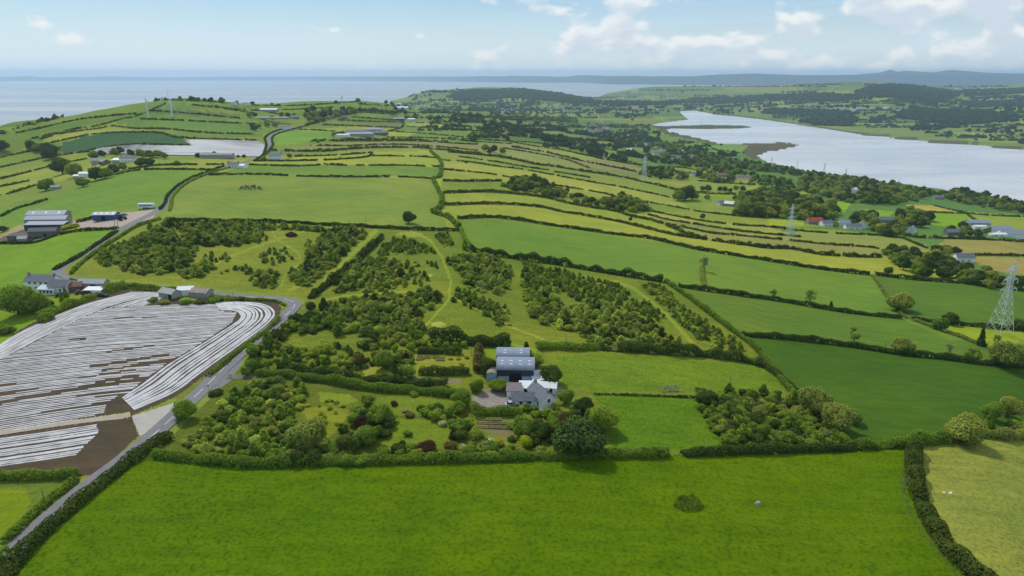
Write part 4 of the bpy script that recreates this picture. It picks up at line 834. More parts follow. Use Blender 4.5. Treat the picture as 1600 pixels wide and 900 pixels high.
HED = [([(672,236),(682,246),(690,256),(687,276),(677,281),(687,301),(691,313),(687,326),(677,333),(700,341),(712,351),(718,357)],3.4,3.0,'mid','twisting bushy hedge at the right end of the large field'),
 ([(692,302),(725,301),(762,300),(800,303),(850,309),(887,318),(925,325),(962,331),(987,339),(1015,344),(1035,350)],2.6,2.4,'hedge',None),([(695,321),(750,319),(800,320),(850,325),(875,331),(912,337),(962,346),(1000,355),(1050,367),(1087,373)],2.2,2.2,'hedge',None),
 ([(692,283),(730,284),(784,283)],2.2,2.2,'hedge',None),
 ([(715,342),(760,340),(800,343),(850,351),(900,358),(962,367),(1012,373),(1050,381),(1087,390),(1125,396),(1162,402),(1200,408),(1275,420),(1358,430)],2.4,2.3,'dark','long dark hedge above the rich green field'),([(1366,430),(1425,437),(1500,443),(1600,455),(1680,468)],2.4,2.3,'dark','dark hedge running right from the single tree'),
 ([(1060,448),(1100,454),(1200,468),(1250,476),(1300,485),(1350,492),(1407,498)],2.6,2.2,'dark','dark hedge crossing the green slope above the round tree'),([(1362,430),(1375,448),(1387,466),(1410,493),(1418,498)],1.6,1.0,'olive','low scruffy field bank running down to the round tree'),([(1097,418),(1098,434),(1100,450)],2.4,1.6,'olive','short thin hedge below a lone tree'),
 ([(1425,500),(1450,503),(1482,506),(1550,513),(1600,517),(1680,528)],2.2,2.0,'dark','dark hedge at the foot of the big pylon'),([(1425,500),(1450,509),(1475,519),(1500,527),(1525,537),(1542,541)],2.2,1.4,'olive','low rough hedge left of the big pylon'),
 ([(1160,525),(1200,527),(1250,532),(1300,538),(1350,545),(1412,555),(1475,561),(1525,568),(1600,575),(1680,588)],2.8,2.4,'dark','long dark hedge from the property corner to the right edge'),
 ([(1335,700),(1380,698),(1420,695),(1450,692),(1475,689)],4.0,3.0,'mid','thick green hedge right of the property corner'),([(1475,689),(1500,684),(1530,680),(1560,684),(1600,684),(1660,682)],3.6,2.6,'olive','olive brown rough hedge above the pale olive field'),
 ([(1427,700),(1427,720),(1428,742),(1432,765),(1440,790),(1452,815),(1466,838),(1482,862),(1505,886),(1530,910),(1560,940)],4.0,3.0,'hedge','wide tangled hedge between bright and pale olive fields'),
 ([(1040,441),(1075,465),(1110,492),(1150,522),(1180,545),(1205,575),(1235,612),(1262,640),(1295,672),(1330,702)],2.2,2.2,'mid','boundary hedge down the right side of the property'),
 ([(735,392),(770,398),(812,406),(860,412),(900,419),(960,429),(1035,441)],3.2,3.4,'dark','tall dark hedge along the upper right property boundary'),([(720,360),(728,377),(736,391)],2.4,2.4,'mid','short boundary hedge at the step in the property line'),
 ([(258,346),(320,346),(400,347),(460,349),(520,353),(600,357),(660,360),(718,361)],2.2,2.0,'dark','hedge between the plantation and the large green field'),
 ([(485,467),(505,451),(525,436),(540,423),(555,411),(575,393),(597,372)],3.2,2.8,'dark','long straight diagonal hedge through the plantation'),
 ([(838,545),(870,544),(900,546),(937,544)],4.4,2.4,'mid','thick hedge behind the barn'),([(937,545),(975,548),(1012,550),(1050,553),(1100,556),(1150,562),(1190,571)],4.0,3.4,'dark','dark thick hedge above the upper paddock'),
 ([(1190,571),(1215,588),(1242,612)],2.6,2.0,'dark','short hedge at the right end of the upper paddock'),
 ([(400,586),(437,587),(475,593),(512,597),(550,604),(600,611),(650,613),(700,618),(730,622)],3.2,2.4,'mid','wavy clipped hedge on the near side of the driveway'),([(437,577),(475,585),(525,592),(575,597),(612,600),(660,603),(700,607)],3.4,2.6,'dark','dark thick hedge on the far side of the driveway'),
 ([(653,552),(680,552),(721,553)],2.4,2.0,'dark','dark clipped hedge at the top of the vegetable plot'),([(655,584),(690,585),(733,584)],2.8,2.4,'dark','dark clipped hedge at the bottom of the vegetable plot'),([(750,537),(748,552),(746,568),(745,582)],2.6,2.6,'brown','reddish brown hedge right of the vegetable plot'),
 ([(670,536),(700,533),(740,537),(797,541)],5.0,4.0,'dark','tall dark hedge behind the vegetable plot'),([(736,647),(770,647),(812,648)],3.2,2.6,'mid','clipped square hedge along the bottom of the gravel yard'),
 ([(240,713),(290,719),(340,724),(390,728),(460,726),(540,724),(620,722),(700,720),(780,718),(850,716),(960,713),(1043,711)],3.0,2.2,'mid','long bushy hedge between the garden and bright foreground field'),([(1066,711),(1130,708),(1200,706),(1260,704),(1330,702)],3.0,2.2,'dark','bushy hedge along the bottom of the small right wood'),
 ([(268,684),(250,692),(232,704),(200,725),(160,757),(125,785),(95,811),(62,841),(32,873),(12,898),(-20,940),(-60,990)],4.0,2.2,'hedge','thick roadside hedge left of the bright foreground field'),
 ([(-40,748),(0,749),(40,748),(80,747),(122,746)],2.4,2.4,'mid','hedge along the bottom of the brown soil plot'),([(118,752),(95,770),(75,785),(50,808),(25,834),(10,848)],2.6,1.4,'mid','low rough hedge on the left of the road'),
 ([(-30,915),(0,880),(12,866)],2.4,1.8,'mid','bushes at the road edge in the bottom left corner'),
 ([(438,498),(425,510),(400,530),(375,548),(345,573),(325,588)],2.0,1.3,'mid','low hedge between the striped field and the road'),([(445,478),(430,471),(400,469),(360,468),(330,466)],1.4,1.0,'mid','low hedge round the top of the striped field'),
 ([(183,362),(165,374),(150,384),(125,401),(100,415),(85,424)],2.4,1.6,'dark','dark hedge on the left of the upper road'),([(110,429),(130,410),(160,388),(190,369),(215,354),(250,343)],2.0,1.6,'mid','hedge between the upper road and the plantation'),([(110,437),(170,449),(250,455),(330,463),(390,468)],0.9,0.8,'mid','low roadside bank below the plantation'),
 ([(0,381),(50,380),(70,375),(90,368),(120,362),(150,360),(185,358)],1.8,1.5,'dark','hedge below the farmyard on the left'),([(120,348),(135,345),(148,342)],1.8,2.0,'dark','short dark hedge left of the blue shed'),
 ([(60,498),(90,487),(125,473),(160,459),(195,449)],4.2,3.2,'mid','thick bushy hedge between the house garden and striped field'),([(195,448),(230,451),(280,455)],2.2,2.2,'mid','hedge behind the slanting film rows'),
 ([(250,328),(258,318),(262,307),(277,292),(297,280),(333,266),(350,260)],1.6,1.6,'dark','hedge on the left of the climbing road'),([(265,330),(268,320),(270,308),(284,293),(303,281),(338,268),(360,262)],1.6,1.4,'mid','hedge on the right of the climbing road'),
 ([(400,250),(417,240),(426,228),(425,217),(432,210),(455,203),(500,191)],1.6,1.5,'hedge','hedge beside the upper bends of the road'),([(410,246),(414,236),(416,225),(414,216),(424,208),(450,199)],1.6,1.5,'hedge','hedge on the left of the upper road bends')]
for L, w_, h_, c_, lk in HED:
    hedge(L, w_, h_, c_, lk, ragged=.5 if h_ > 2.5 else .26)
    if h_ >= 2.6 and 'clipped' not in (lk or '') and 'diagonal' not in (lk or ''): trees_along(L, 13, w_*1.1, [('bush', c_), ('bush', 'mid'), ('bush', 'dark'), ('bush', 'olive')], (.8, 1.2), keep=.7)
# ------------------------------------------------------------------ plantations and scrub
Y = [('young', 'young'), ('young', 'mid'), ('young', 'olive'), ('young', 'light')]; YD = [('young', 'mid'), ('young', 'dark'), ('young', 'olive'), ('young', 'olive'), ('young', 'young'), ('round', 'mid')]; SH = [('bush', 'mid'), ('bush', 'light'), ('bush', 'olive'), ('bush', 'dark'), ('young', 'mid')]
DENSE = [[(150,407),(162,392),(190,382),(217,370),(240,354),(270,360),(277,375),(307,385),(310,395),(297,410),(270,425),(260,430),(225,430),(207,425),(192,422),(190,415),(160,415)],
 [(252,349),(300,349),(400,350),(410,357),(405,378),(370,386),(322,386),(300,380),(285,370),(275,357),(255,354)],[(280,420),(295,414),(325,410),(335,420),(320,430),(305,437),(283,436)],
 [(400,351),(445,353),(500,357),(560,364),(520,366),(470,360),(400,360)],[(390,425),(417,422),(435,428),(428,442),(435,452),(395,448)],
 [(455,428),(477,405),(482,385),(500,372),(507,362),(550,359),(575,362),(575,369),(550,385),(535,402),(525,417),(500,430),(487,447),(470,449),(455,442)],
 [(522,448),(540,423),(560,407),(595,404),(625,412),(625,422),(630,440),(625,452),(575,456),(522,457)],[(505,478),(525,473),(575,463),(637,460),(662,450),(690,458),(690,470),(675,482),(660,490),(655,505),(662,522),(600,522),(560,502),(507,502)],
 [(697,402),(732,399),(775,402),(797,422),(797,450),(787,460),(750,458),(727,450),(722,430),(700,414)],[(812,442),(837,442),(870,462),(880,477),(912,482),(917,472),(940,474),(960,487),(990,494),(1025,509),(1040,524),(1062,537),(1060,547),(1020,552),(975,547),(937,545),(890,517),(850,507),(825,492),(822,472)]]
YD += [('round', 'olive'), ('bush', 'mid'), ('bush', 'olive'), ('young', 'young')]
for p in DENSE:
    fill(p, 3.4, 3.9, YD, (0.5, 0.95), keep=.9); fill(p, 2.6, 2.2, [('bush', 'olive'), ('bush', 'mid'), ('bush', 'young')], (.5, 1), keep=.6)
LIGHT = [[(586,394),(612,377),(637,374),(675,387),(682,397),(650,399),(595,399)],[(705,457),(720,452),(750,467),(787,477),(798,494),(797,509),(780,509),(750,489),(705,472)],[(818,411),(840,415),(880,425),(930,438),(975,448),(985,467),(1012,477),(1038,497),(1030,504),(995,492),(950,480),(935,472),(905,474),(880,457),(870,460),(850,452),(815,434)],
 [(1000,443),(1025,446),(1040,453),(1062,475),(1087,493),(1112,511),(1150,533),(1170,550),(1125,549),(1095,534),(1070,514),(1050,492),(1022,467),(1000,453)],[(677,367),(700,367),(710,387),(695,387)]]
for p in LIGHT: fill(p, 3.2, 1.7, [('bush', 'olive'), ('bush', 'young')], (.5, 1), keep=.5); fill(p, 3.1, 2.6, Y, (0.6, 1.05), keep=.85)
THIN = [[(405,392),(445,387),(460,404),(445,414),(415,417),(402,407)],[(398,364),(412,364),(420,377),(400,382)],[(315,402),(350,395),(370,407),(330,412)],[(620,407),(687,414),(687,420),(650,422),(668,432),(668,447),(625,450)],[(340,425),(385,418),(390,428),(350,432)],[(720,375),(735,392),(780,398),(760,402),(725,392)]]
for p in THIN: fill(p, 3.6, 2.2, Y+[('bush', 'olive')], (0.7, 1.1), keep=.8)
fill([(1082,614),(1112,610),(1150,618),(1180,614),(1210,617),(1240,627),(1265,647),(1290,674),(1306,694),(1250,703),(1150,705),(1120,692),(1112,674),(1108,657),(1085,630)], 3.4, 4.4, [('round', 'dark'), ('round', 'mid'), ('young', 'mid'), ('bush', 'dark'), ('round', 'olive'), ('bush', 'mid')], (0.65, 1.0))
fill([(276,706),(300,678),(334,645),(362,620),(400,596),(450,597),(480,612),(470,640),(455,665),(480,690),(450,722),(390,724),(290,714)], 3.0, 3.4, [('young', 'light'), ('young', 'mid'), ('bush', 'mid'), ('bush', 'light'), ('bush', 'dark'), ('young', 'young'), ('round', 'olive'), ('bush', 'young')], (0.6, 1.1))
fill([(384,592),(382,570),(424,528),(462,490),(490,480),(505,500),(560,517),(600,532),(560,530),(500,520),(460,522),(430,540),(400,572)], 3.6, 4.6, [('round', 'mid'), ('bush', 'dark'), ('bush', 'mid'), ('young', 'mid'), ('round', 'dark')], (0.8, 1.1), keep=.85)
fill([(455,565),(470,545),(520,540),(560,545),(575,565),(570,590),(530,594),(480,585)], 2.8, 2.9, SH+[('bush', 'bright')], (0.8, 1.1), keep=.85)
fill([(560,517),(620,520),(660,530),(655,545),(640,560),(648,590),(612,596),(604,570),(590,560),(560,540)], 3.2, 3.6, [('round', 'mid'), ('bush', 'dark'), ('round', 'light'), ('bush', 'mid'), ('bush', 'olive')], (.9, 1.2), keep=.8)
fill([(395,575),(430,540),(455,540),(470,560),(455,580),(430,580)], 3.4, 3.2, SH, keep=.7)
fill([(430,702),(520,692),(590,704),(640,704),(700,708),(760,698),(830,702),(870,694),(960,702),(960,712),(700,719),(440,726)], 3.2, 4.2, [('round', 'mid'), ('bush', 'mid'), ('bush', 'dark'), ('round', 'dark'), ('bush', 'olive'), ('bush', 'light')], (.75, 1.05), keep=.9)
fill([(545,640),(600,637),(622,655),(605,680),(575,700),(520,702),(530,680),(545,660)], 3.4, 4.2, [('round', 'mid'), ('bush', 'dark'), ('round', 'dark'), ('bush', 'light')], (.8, 1.1), keep=.8)
fill([(860,650),(890,640),(935,650),(950,690),(900,706),(830,700),(815,680),(845,665)], 4.2, 5.4, [('round', 'mid'), ('round', 'dark'), ('bush', 'dark'), ('bush', 'mid')], (.8, 1.15), keep=.7)
fill([(655,632),(700,636),(740,650),(752,680),(725,692),(700,680),(690,660),(650,655)], 3.4, 4.0, [('round', 'mid'), ('bush', 'light'), ('bush', 'dark'), ('round', 'light')], (.8, 1.1), keep=.75)
fill([(745,690),(800,686),(830,700),(760,705)], 3.0, 2.6, SH+[('bush', 'grey')], keep=.8)
fill([(800,655),(815,650),(850,660),(850,690),(815,690)], 3.4, 3.6, [('bush', 'mid'), ('bush', 'dark'), ('round', 'mid'), ('bush', 'olive')], keep=.8)
fill([(470,632),(500,622),(540,632),(560,628),(545,640),(500,640)], 2.4, 1.6, [('bush', 'yellow'), ('bush', 'olive'), ('bush', 'mid')], (.7, 1), keep=.5)
fill([(480,640),(545,640),(530,670),(510,680),(490,668)], 3, 1.5, [('bush', 'yellow'), ('bush', 'bright')], (.6, .9), keep=.5)
for cx_, cy_ in ((660,560),(669,559),(680,559),(690,559),(703,561),(716,561),(660,575),(676,573),(692,576),(706,574),(722,570),(730,560)): plant(cx_, cy_, 9, 'bush', RNG.choice(['light', 'olive', 'mid', 'bright']), .6)
for cx_, cy_ in ((663,540),(682,541),(697,543),(712,543),(724,542),(645,542)): plant(cx_, cy_, 13, 'round', RNG.choice(['light', 'mid']), .95)
# single trees and shrubs of the garden and the fields
ONE = [(905,708,84,'round','blue',.85),(938,672,56,'round','mid',.95),(880,668,30,'round','brown',1.15),(912,645,34,'round','dark',1),(861,601,42,'round','dark',.92),(884,630,30,'round','mid',1),(822,562,24,'conifer','dark',.6),(838,572,32,'round','light',.85),(762,583,34,'round','dark',.95),(778,610,32,'round','mid',.8),(744,612,26,'round','mid',1),(722,632,34,'round','mid',.9),(800,560,22,'round','light',.8),
 (482,702,66,'round','olive',.85),(596,662,38,'round','mid',1.05),(566,668,26,'round','red',.95),(573,694,38,'round','mid',.9),(540,704,38,'round','dark',.85),(504,550,38,'bush','light',.9),(562,572,22,'round','brown',1.2),(600,575,38,'round','mid',.95),(617,590,17,'conifer','dark',.95),(582,571,10,'bush','red',1.3),(635,565,12,'conifer','red',.75),(585,532,14,'round','dark',1),
 (575,632,24,'round','mid',.9),(638,349,27,'round','blue',.95),(290,655,36,'round','mid',1.0),(1270,648,54,'round','olive',1.0),(1308,672,54,'round','olive',.95),(1330,660,28,'round','mid',1),(1265,475,24,'sparse','mid',.9),(1405,485,38,'round','olive',.85),(1334,538,23,'sparse','olive',1.1),(1409,551,32,'round','olive',.85),(1482,555,14,'sparse','grey',1.2),(1520,562,22,'round','mid',.9),(1518,562,16,'conifer','dark',.4),
 (1568,572,44,'round','olive',.95),(1600,570,40,'round','mid',.95),(1208,467,15,'sparse','mid',1.1),(1298,480,7,'conifer','dark',.6),(1467,515,24,'round','mid',.9),(1484,507,22,'round','dark',.9),(1100,423,20,'sparse','grey',1.3),(1590,514,18,'round','dark',.9),(1532,540,10,'conifer','dark',1.3),(1387,428,14,'round','dark',.9),(1553,545,12,'sparse','olive',1.6),
 (1508,692,54,'round','olive',.8),(1548,655,28,'round','mid',1),(1575,650,34,'round','olive',1),(1592,672,30,'bush','mid',.8),(1545,668,14,'conifer','mid',.9),(30,492,56,'round','light',.85),(58,487,36,'round','mid',.9),(455,369,20,'bush','red',.55),(78,476,14,'bush','dark',.9),(80,486,18,'bush','mid',.9),(97,471,7,'conifer','mid',.9),(103,464,7,'conifer','mid',.9),(10,520,26,'bush','mid',.8),(72,500,26,'bush','mid',.8),
 (617,633,13,'bush','red',.9),(641,650,20,'bush','brown',.6),(672,640,17,'bush','red',.8),(683,645,16,'bush','grey',.7),(632,642,14,'bush','grey',.5),(667,706,32,'round','red',.75),(708,685,13,'conifer','red',.7),(691,664,16,'bush','white',.9),(765,690,15,'bush','white',.9),(781,692,13,'bush','yellow',.9),(822,698,30,'round','bright',.8),(724,700,14,'bush','white',.9),(704,705,26,'round','brown',.8),(586,722,12,'bush','white',.8),(463,603,10,'bush','yellow',1),(726,672,20,'round','mid',1.1),
 (638,680,16,'bush','mid',1),(800,668,18,'bush','mid',.8),(833,640,14,'bush','mid',.9),(815,640,14,'bush','bright',.9),(685,610,18,'bush','light',.8),(648,618,16,'bush','mid',.8),(105,357,20,'bush','bright',.5),(118,355,14,'bush','olive',.6),(5,362,14,'round','dark',.7),(960,548,14,'bush','grey',.8),(1045,545,26,'bush','grey',.7),(1020,551,14,'bush','white',.6),(1158,705,18,'bush','mid',.7),(1215,703,18,'bush','mid',.7),(1476,690,20,'bush','bright',.8),
 (280,640,16,'bush','dark',.9),(337,617,20,'bush','dark',.8),(240,470,16,'bush','mid',.6),(256,474,18,'bush','olive',.6),(290,474,20,'bush','mid',.6),(312,474,18,'bush','dark',.6),(335,471,22,'bush','mid',.6),(355,469,20,'bush','mid',.6),(376,468,14,'bush','dark',.6),(283,456,10,'bush','mid',.9)]
ONE += [(824,642,15,'round','mid',1),(838,650,20,'bush','mid',.9),(868,644,18,'round','olive',1.2),(812,645,12,'bush','bright',.9),(856,652,22,'round','mid',.9),(790,608,22,'round','mid',.9)]
for a in ONE: plant(*a)
MIDT = [(148,249,16),(160,245,12),(180,244,14),(188,240,12),(204,243,12),(222,246,16),(235,247,18),(248,246,14),(257,248,12),(220,260,18),(234,259,17),(98,272,32),(117,277,26),(72,298,24),(130,292,20),(150,282,22),(165,279,20),(178,272,18),(192,266,14),(50,232,14),(60,236,16),(75,242,22),(85,240,16),(80,248,22),(5,236,16),(45,228,10),(277,258,10),(309,246,9),(335,242,7),(362,246,5),(372,246,5),(381,246,6),
 (412,251,10),(453,246,8),(497,223,7),(528,213,10),(535,212,10),(522,213,8),(395,200,9),(405,200,10),(418,198,10),(430,198,10),(398,204,12),(425,186,8),(440,182,9),(450,183,9),(460,184,8),(390,183,10),(398,182,8),(310,158,7),(320,158,6),(330,160,9),(347,161,10),(370,162,6),(395,163,7),(425,165,5),(436,166,5),(525,162,6),(560,160,8),(603,162,6),(612,163,6),
 (740,222,12),(758,236,14),(771,238,14),(785,240,12),(765,240,9),(728,255,6),(1070,313,32),(1060,314,22),(1082,312,20),(1088,307,9),(1105,312,11),(1148,312,9),(1098,298,11),(1106,299,13),(1125,299,9),(1133,299,9),(1141,300,8),(1150,298,10),(1160,299,10),(901,309,12),(925,317,14),(940,318,10),(985,345,7),(1098,341,10),(1150,336,14),(1165,338,16),(1175,335,16),(1185,340,22),(1200,338,22)]
for x, y, w_ in MIDT: plant(x, y, w_, 'round', RNG.choice(['dark', 'mid', 'blue', 'olive', 'dark']), RNG.uniform(.75, 1.05))
TD = [('round', 'dark'), ('round', 'mid'), ('round', 'blue'), ('round', 'olive'), ('round', 'hedge'), ('bush', 'mid'), ('round', 'olive')]
for poly, sp_, wm in [([(785,292),(810,282),(845,284),(870,298),(885,308),(850,308),(800,298)],7,9),([(940,322),(975,310),(1000,316),(1020,330),(985,334),(950,326)],7,9),([(880,300),(900,305),(935,318),(940,328),(900,320),(870,308)],10,6),
 ([(1150,322),(1200,318),(1245,318),(1290,322),(1312,330),(1300,343),(1250,344),(1200,340),(1155,340)],8,13),([(1190,300),(1235,302),(1250,312),(1200,316),(1150,318),(1160,306)],10,11),([(1250,282),(1290,275),(1340,284),(1400,293),(1430,300),(1460,305),(1420,318),(1380,322),(1330,318),(1270,306),(1250,296)],13,13),
 ([(1120,250),(1180,256),(1250,268),(1320,280),(1380,290),(1370,293),(1300,282),(1220,272),(1130,262)],13,11),([(1460,305),(1500,300),(1560,312),(1600,322),(1600,335),(1540,326),(1490,316)],13,12),([(1340,335),(1370,340),(1405,350),(1420,368),(1380,370),(1350,360),(1330,350)],9,11),([(1395,340),(1420,332),(1455,345),(1450,358),(1420,360)],9,11),([(1480,355),(1520,358),(1560,368),(1540,374),(1490,372)],10,8),
 ([(1375,400),(1400,395),(1440,402),(1470,410),(1520,425),(1560,440),(1600,448),(1600,456),(1540,450),(1480,440),(1420,430),(1395,420)],8,9),([(1450,392),(1480,388),(1500,400),(1480,405)],8,8),([(990,248),(1040,240),(1090,238),(1120,246),(1160,262),(1130,272),(1080,262),(1030,256)],15,12),([(945,212),(975,208),(1010,220),(1050,226),(1090,236),(1060,242),(1000,228),(960,224)],17,12),([(1080,272),(1140,268),(1190,276),(1240,286),(1240,296),(1180,290),(1100,284)],14,10),
 ([(1010,262),(1060,270),(1090,282),(1040,282),(1000,274)],16,11),([(472,186),(480,176),(515,173),(560,172),(545,182),(512,188)],15,12),([(472,190),(512,188),(508,192),(475,192)],12,10),([(620,168),(660,166),(720,170),(700,175),(640,172)],60,12),([(1200,300),(1230,296),(1250,300),(1225,304)],9,10),([(1270,345),(1300,348),(1350,352),(1340,358),(1290,354)],11,8)]:
    fill(poly, sp_, wm, TD, (.8, 1.2), keep=.75)
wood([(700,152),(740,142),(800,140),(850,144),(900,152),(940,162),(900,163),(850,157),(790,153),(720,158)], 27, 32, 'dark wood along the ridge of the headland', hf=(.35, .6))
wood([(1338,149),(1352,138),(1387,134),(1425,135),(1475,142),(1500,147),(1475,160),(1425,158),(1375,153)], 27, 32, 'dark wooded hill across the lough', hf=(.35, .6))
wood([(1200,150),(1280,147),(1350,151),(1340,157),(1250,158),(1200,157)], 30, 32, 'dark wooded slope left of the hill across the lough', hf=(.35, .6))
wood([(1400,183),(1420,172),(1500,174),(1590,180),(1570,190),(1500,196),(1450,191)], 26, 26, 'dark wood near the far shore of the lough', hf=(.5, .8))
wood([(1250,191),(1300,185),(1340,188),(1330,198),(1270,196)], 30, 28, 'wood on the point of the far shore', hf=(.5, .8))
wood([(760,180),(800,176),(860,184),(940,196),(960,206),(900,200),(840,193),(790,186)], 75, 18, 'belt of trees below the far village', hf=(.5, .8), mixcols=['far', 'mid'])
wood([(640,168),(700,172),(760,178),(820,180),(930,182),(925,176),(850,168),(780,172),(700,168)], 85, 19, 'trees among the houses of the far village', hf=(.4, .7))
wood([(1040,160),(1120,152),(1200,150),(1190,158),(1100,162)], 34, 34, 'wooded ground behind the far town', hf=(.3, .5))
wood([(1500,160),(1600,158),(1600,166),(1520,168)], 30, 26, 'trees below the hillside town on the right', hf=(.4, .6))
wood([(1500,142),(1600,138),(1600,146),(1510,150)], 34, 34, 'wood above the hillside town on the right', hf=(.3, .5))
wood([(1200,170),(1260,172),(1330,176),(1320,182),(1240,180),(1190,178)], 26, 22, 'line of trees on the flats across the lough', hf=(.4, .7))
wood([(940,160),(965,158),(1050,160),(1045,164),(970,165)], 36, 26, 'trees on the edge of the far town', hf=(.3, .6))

def far_trees(poly, n, label):
    gp = G([p[0] for p in poly], [p[1] for p in poly]); P2 = [(p[0], p[1]) for p in gp]; Qs, Ts = [], []; c = 0
    while c < n:
        a = RNG.uniform(gp[:, 0].min(), gp[:, 0].max()); b = RNG.uniform(gp[:, 1].min(), gp[:, 1].max())
        if not inside(P2, a, b): continue
        m = int(RNG.integers(1, 7)); dx, dy = RNG.normal(size=2)*22; c += 1
        for k in range(m):
            x, y = a+dx*k*.7, b+dy*k*.35; z = float(height(x, y))
            if z < .8: continue
            q, t = crown_arr('round', 'tiny', int(RNG.random()*4)); w_ = RNG.uniform(10, 19); Qs.append(np.column_stack([q[:, 0]*w_+x, q[:, 1]*w_+y, q[:, 2]*w_*.9+z])); Ts.append(t)
    tag(link('scattered_trees', quads_mesh('scattered_trees', np.vstack(Qs), np.concatenate(Ts), LM_['far'])), label, 'trees', kind='stuff')
far_trees([(940,160),(1060,158),(1200,158),(1500,150),(1600,150),(1600,228),(1400,212),(1200,186),(1060,172),(960,195)], 360, 'scattered trees and hedgerow clumps on the land across the lough')
far_trees([(640,180),(760,186),(900,205),(1000,205),(1040,222),(1160,245),(1000,262),(860,226),(700,190)], 60, 'scattered trees and bushes along the far strip fields')
far_trees([(640,150),(800,150),(930,155),(950,175),(800,175),(650,165)], 200, 'scattered trees on the slopes of the headland')
# ------------------------------------------------------------------ buildings
SLATE = std('slate', lin((112,116,122)), 0.7, var=0.18, scale=1.2); WHITE = std('white_render', lin((240,240,236)), 0.8, var=0.05, scale=0.6); GLASS = std('window_glass', lin((44,50,58)), 0.2, var=0.2, scale=.5, spec=0.6)
TIN = std('grey_tin', lin((138,146,160)), 0.5, var=0.22, scale=0.5, streak=(3, 3, .3)); NAVY = std('navy_sheet', lin((48,60,74)), 0.6, var=0.12, streak=(5, 5, .3)); PALEBLUE = std('pale_blue_sheet', lin((150,168,196)), 0.6, var=0.08, streak=(5, 5, .3))
WTIN = std('white_tin', lin((228,228,226)), 0.6, var=0.12, streak=(4, 4, .3)); STONE = std('stone', lin((118,112,106)), 0.9, var=0.3, scale=1.5, bump=.3); BLUE = std('blue_sheet', lin((62,84,122)), 0.6, var=0.1, streak=(5, 5, .3))
DARK = std('dark_opening', lin((30,30,32)), 0.9); GREY = std('grey_render', lin((160,158,154)), 0.85, var=0.12); BROWNR = std('brown_tile', lin((140,110,98)), 0.8, var=0.15, scale=2); REDR = std('red_tile', lin((176,84,62)), 0.8, var=0.15, scale=2)
BRICK = std('chimney_brick', lin((150,140,130)), 0.9, var=0.2, scale=4); RUST = std('rusty_tin', lin((128,92,74)), 0.8, var=0.3, scale=1.2); FRAME = std('white_frame', lin((225,225,222)), 0.5)
PAINTM = {}
def paint_mat(nm, rgb, rough=0.35):
    if nm not in PAINTM: PAINTM[nm] = std(nm, lin(rgb), rough, var=0.05, spec=0.5)
    return PAINTM[nm]
def box(v, f, x0, x1, y0, y1, z0, z1):
    o = len(v); v += [(x, y, z) for z in (z0, z1) for x, y in ((x0, y0), (x1, y0), (x1, y1), (x0, y1))]
    f += [(o, o+3, o+2, o+1), (o+4, o+5, o+6, o+7), (o, o+1, o+5, o+4), (o+1, o+2, o+6, o+5), (o+2, o+3, o+7, o+6), (o+3, o, o+4, o+7)]
def boxm(name, mat, *bs):
    v, f = [], []
    for b in bs: box(v, f, *b)
    return mesh(name, v, f, mat)
def root_at(name, px, py, yaw, lift=0.0, sink=0.0):
    g = G1(px, py); o = bpy.data.objects.new(name, None); C.objects.link(o); o.location = (g[0], g[1], g[2]+lift-sink); o.rotation_euler = (0, 0, math.radians(yaw)); return o
def mpp(px, py): return math.dist(G1(px, py), (0, 0, CH))/F
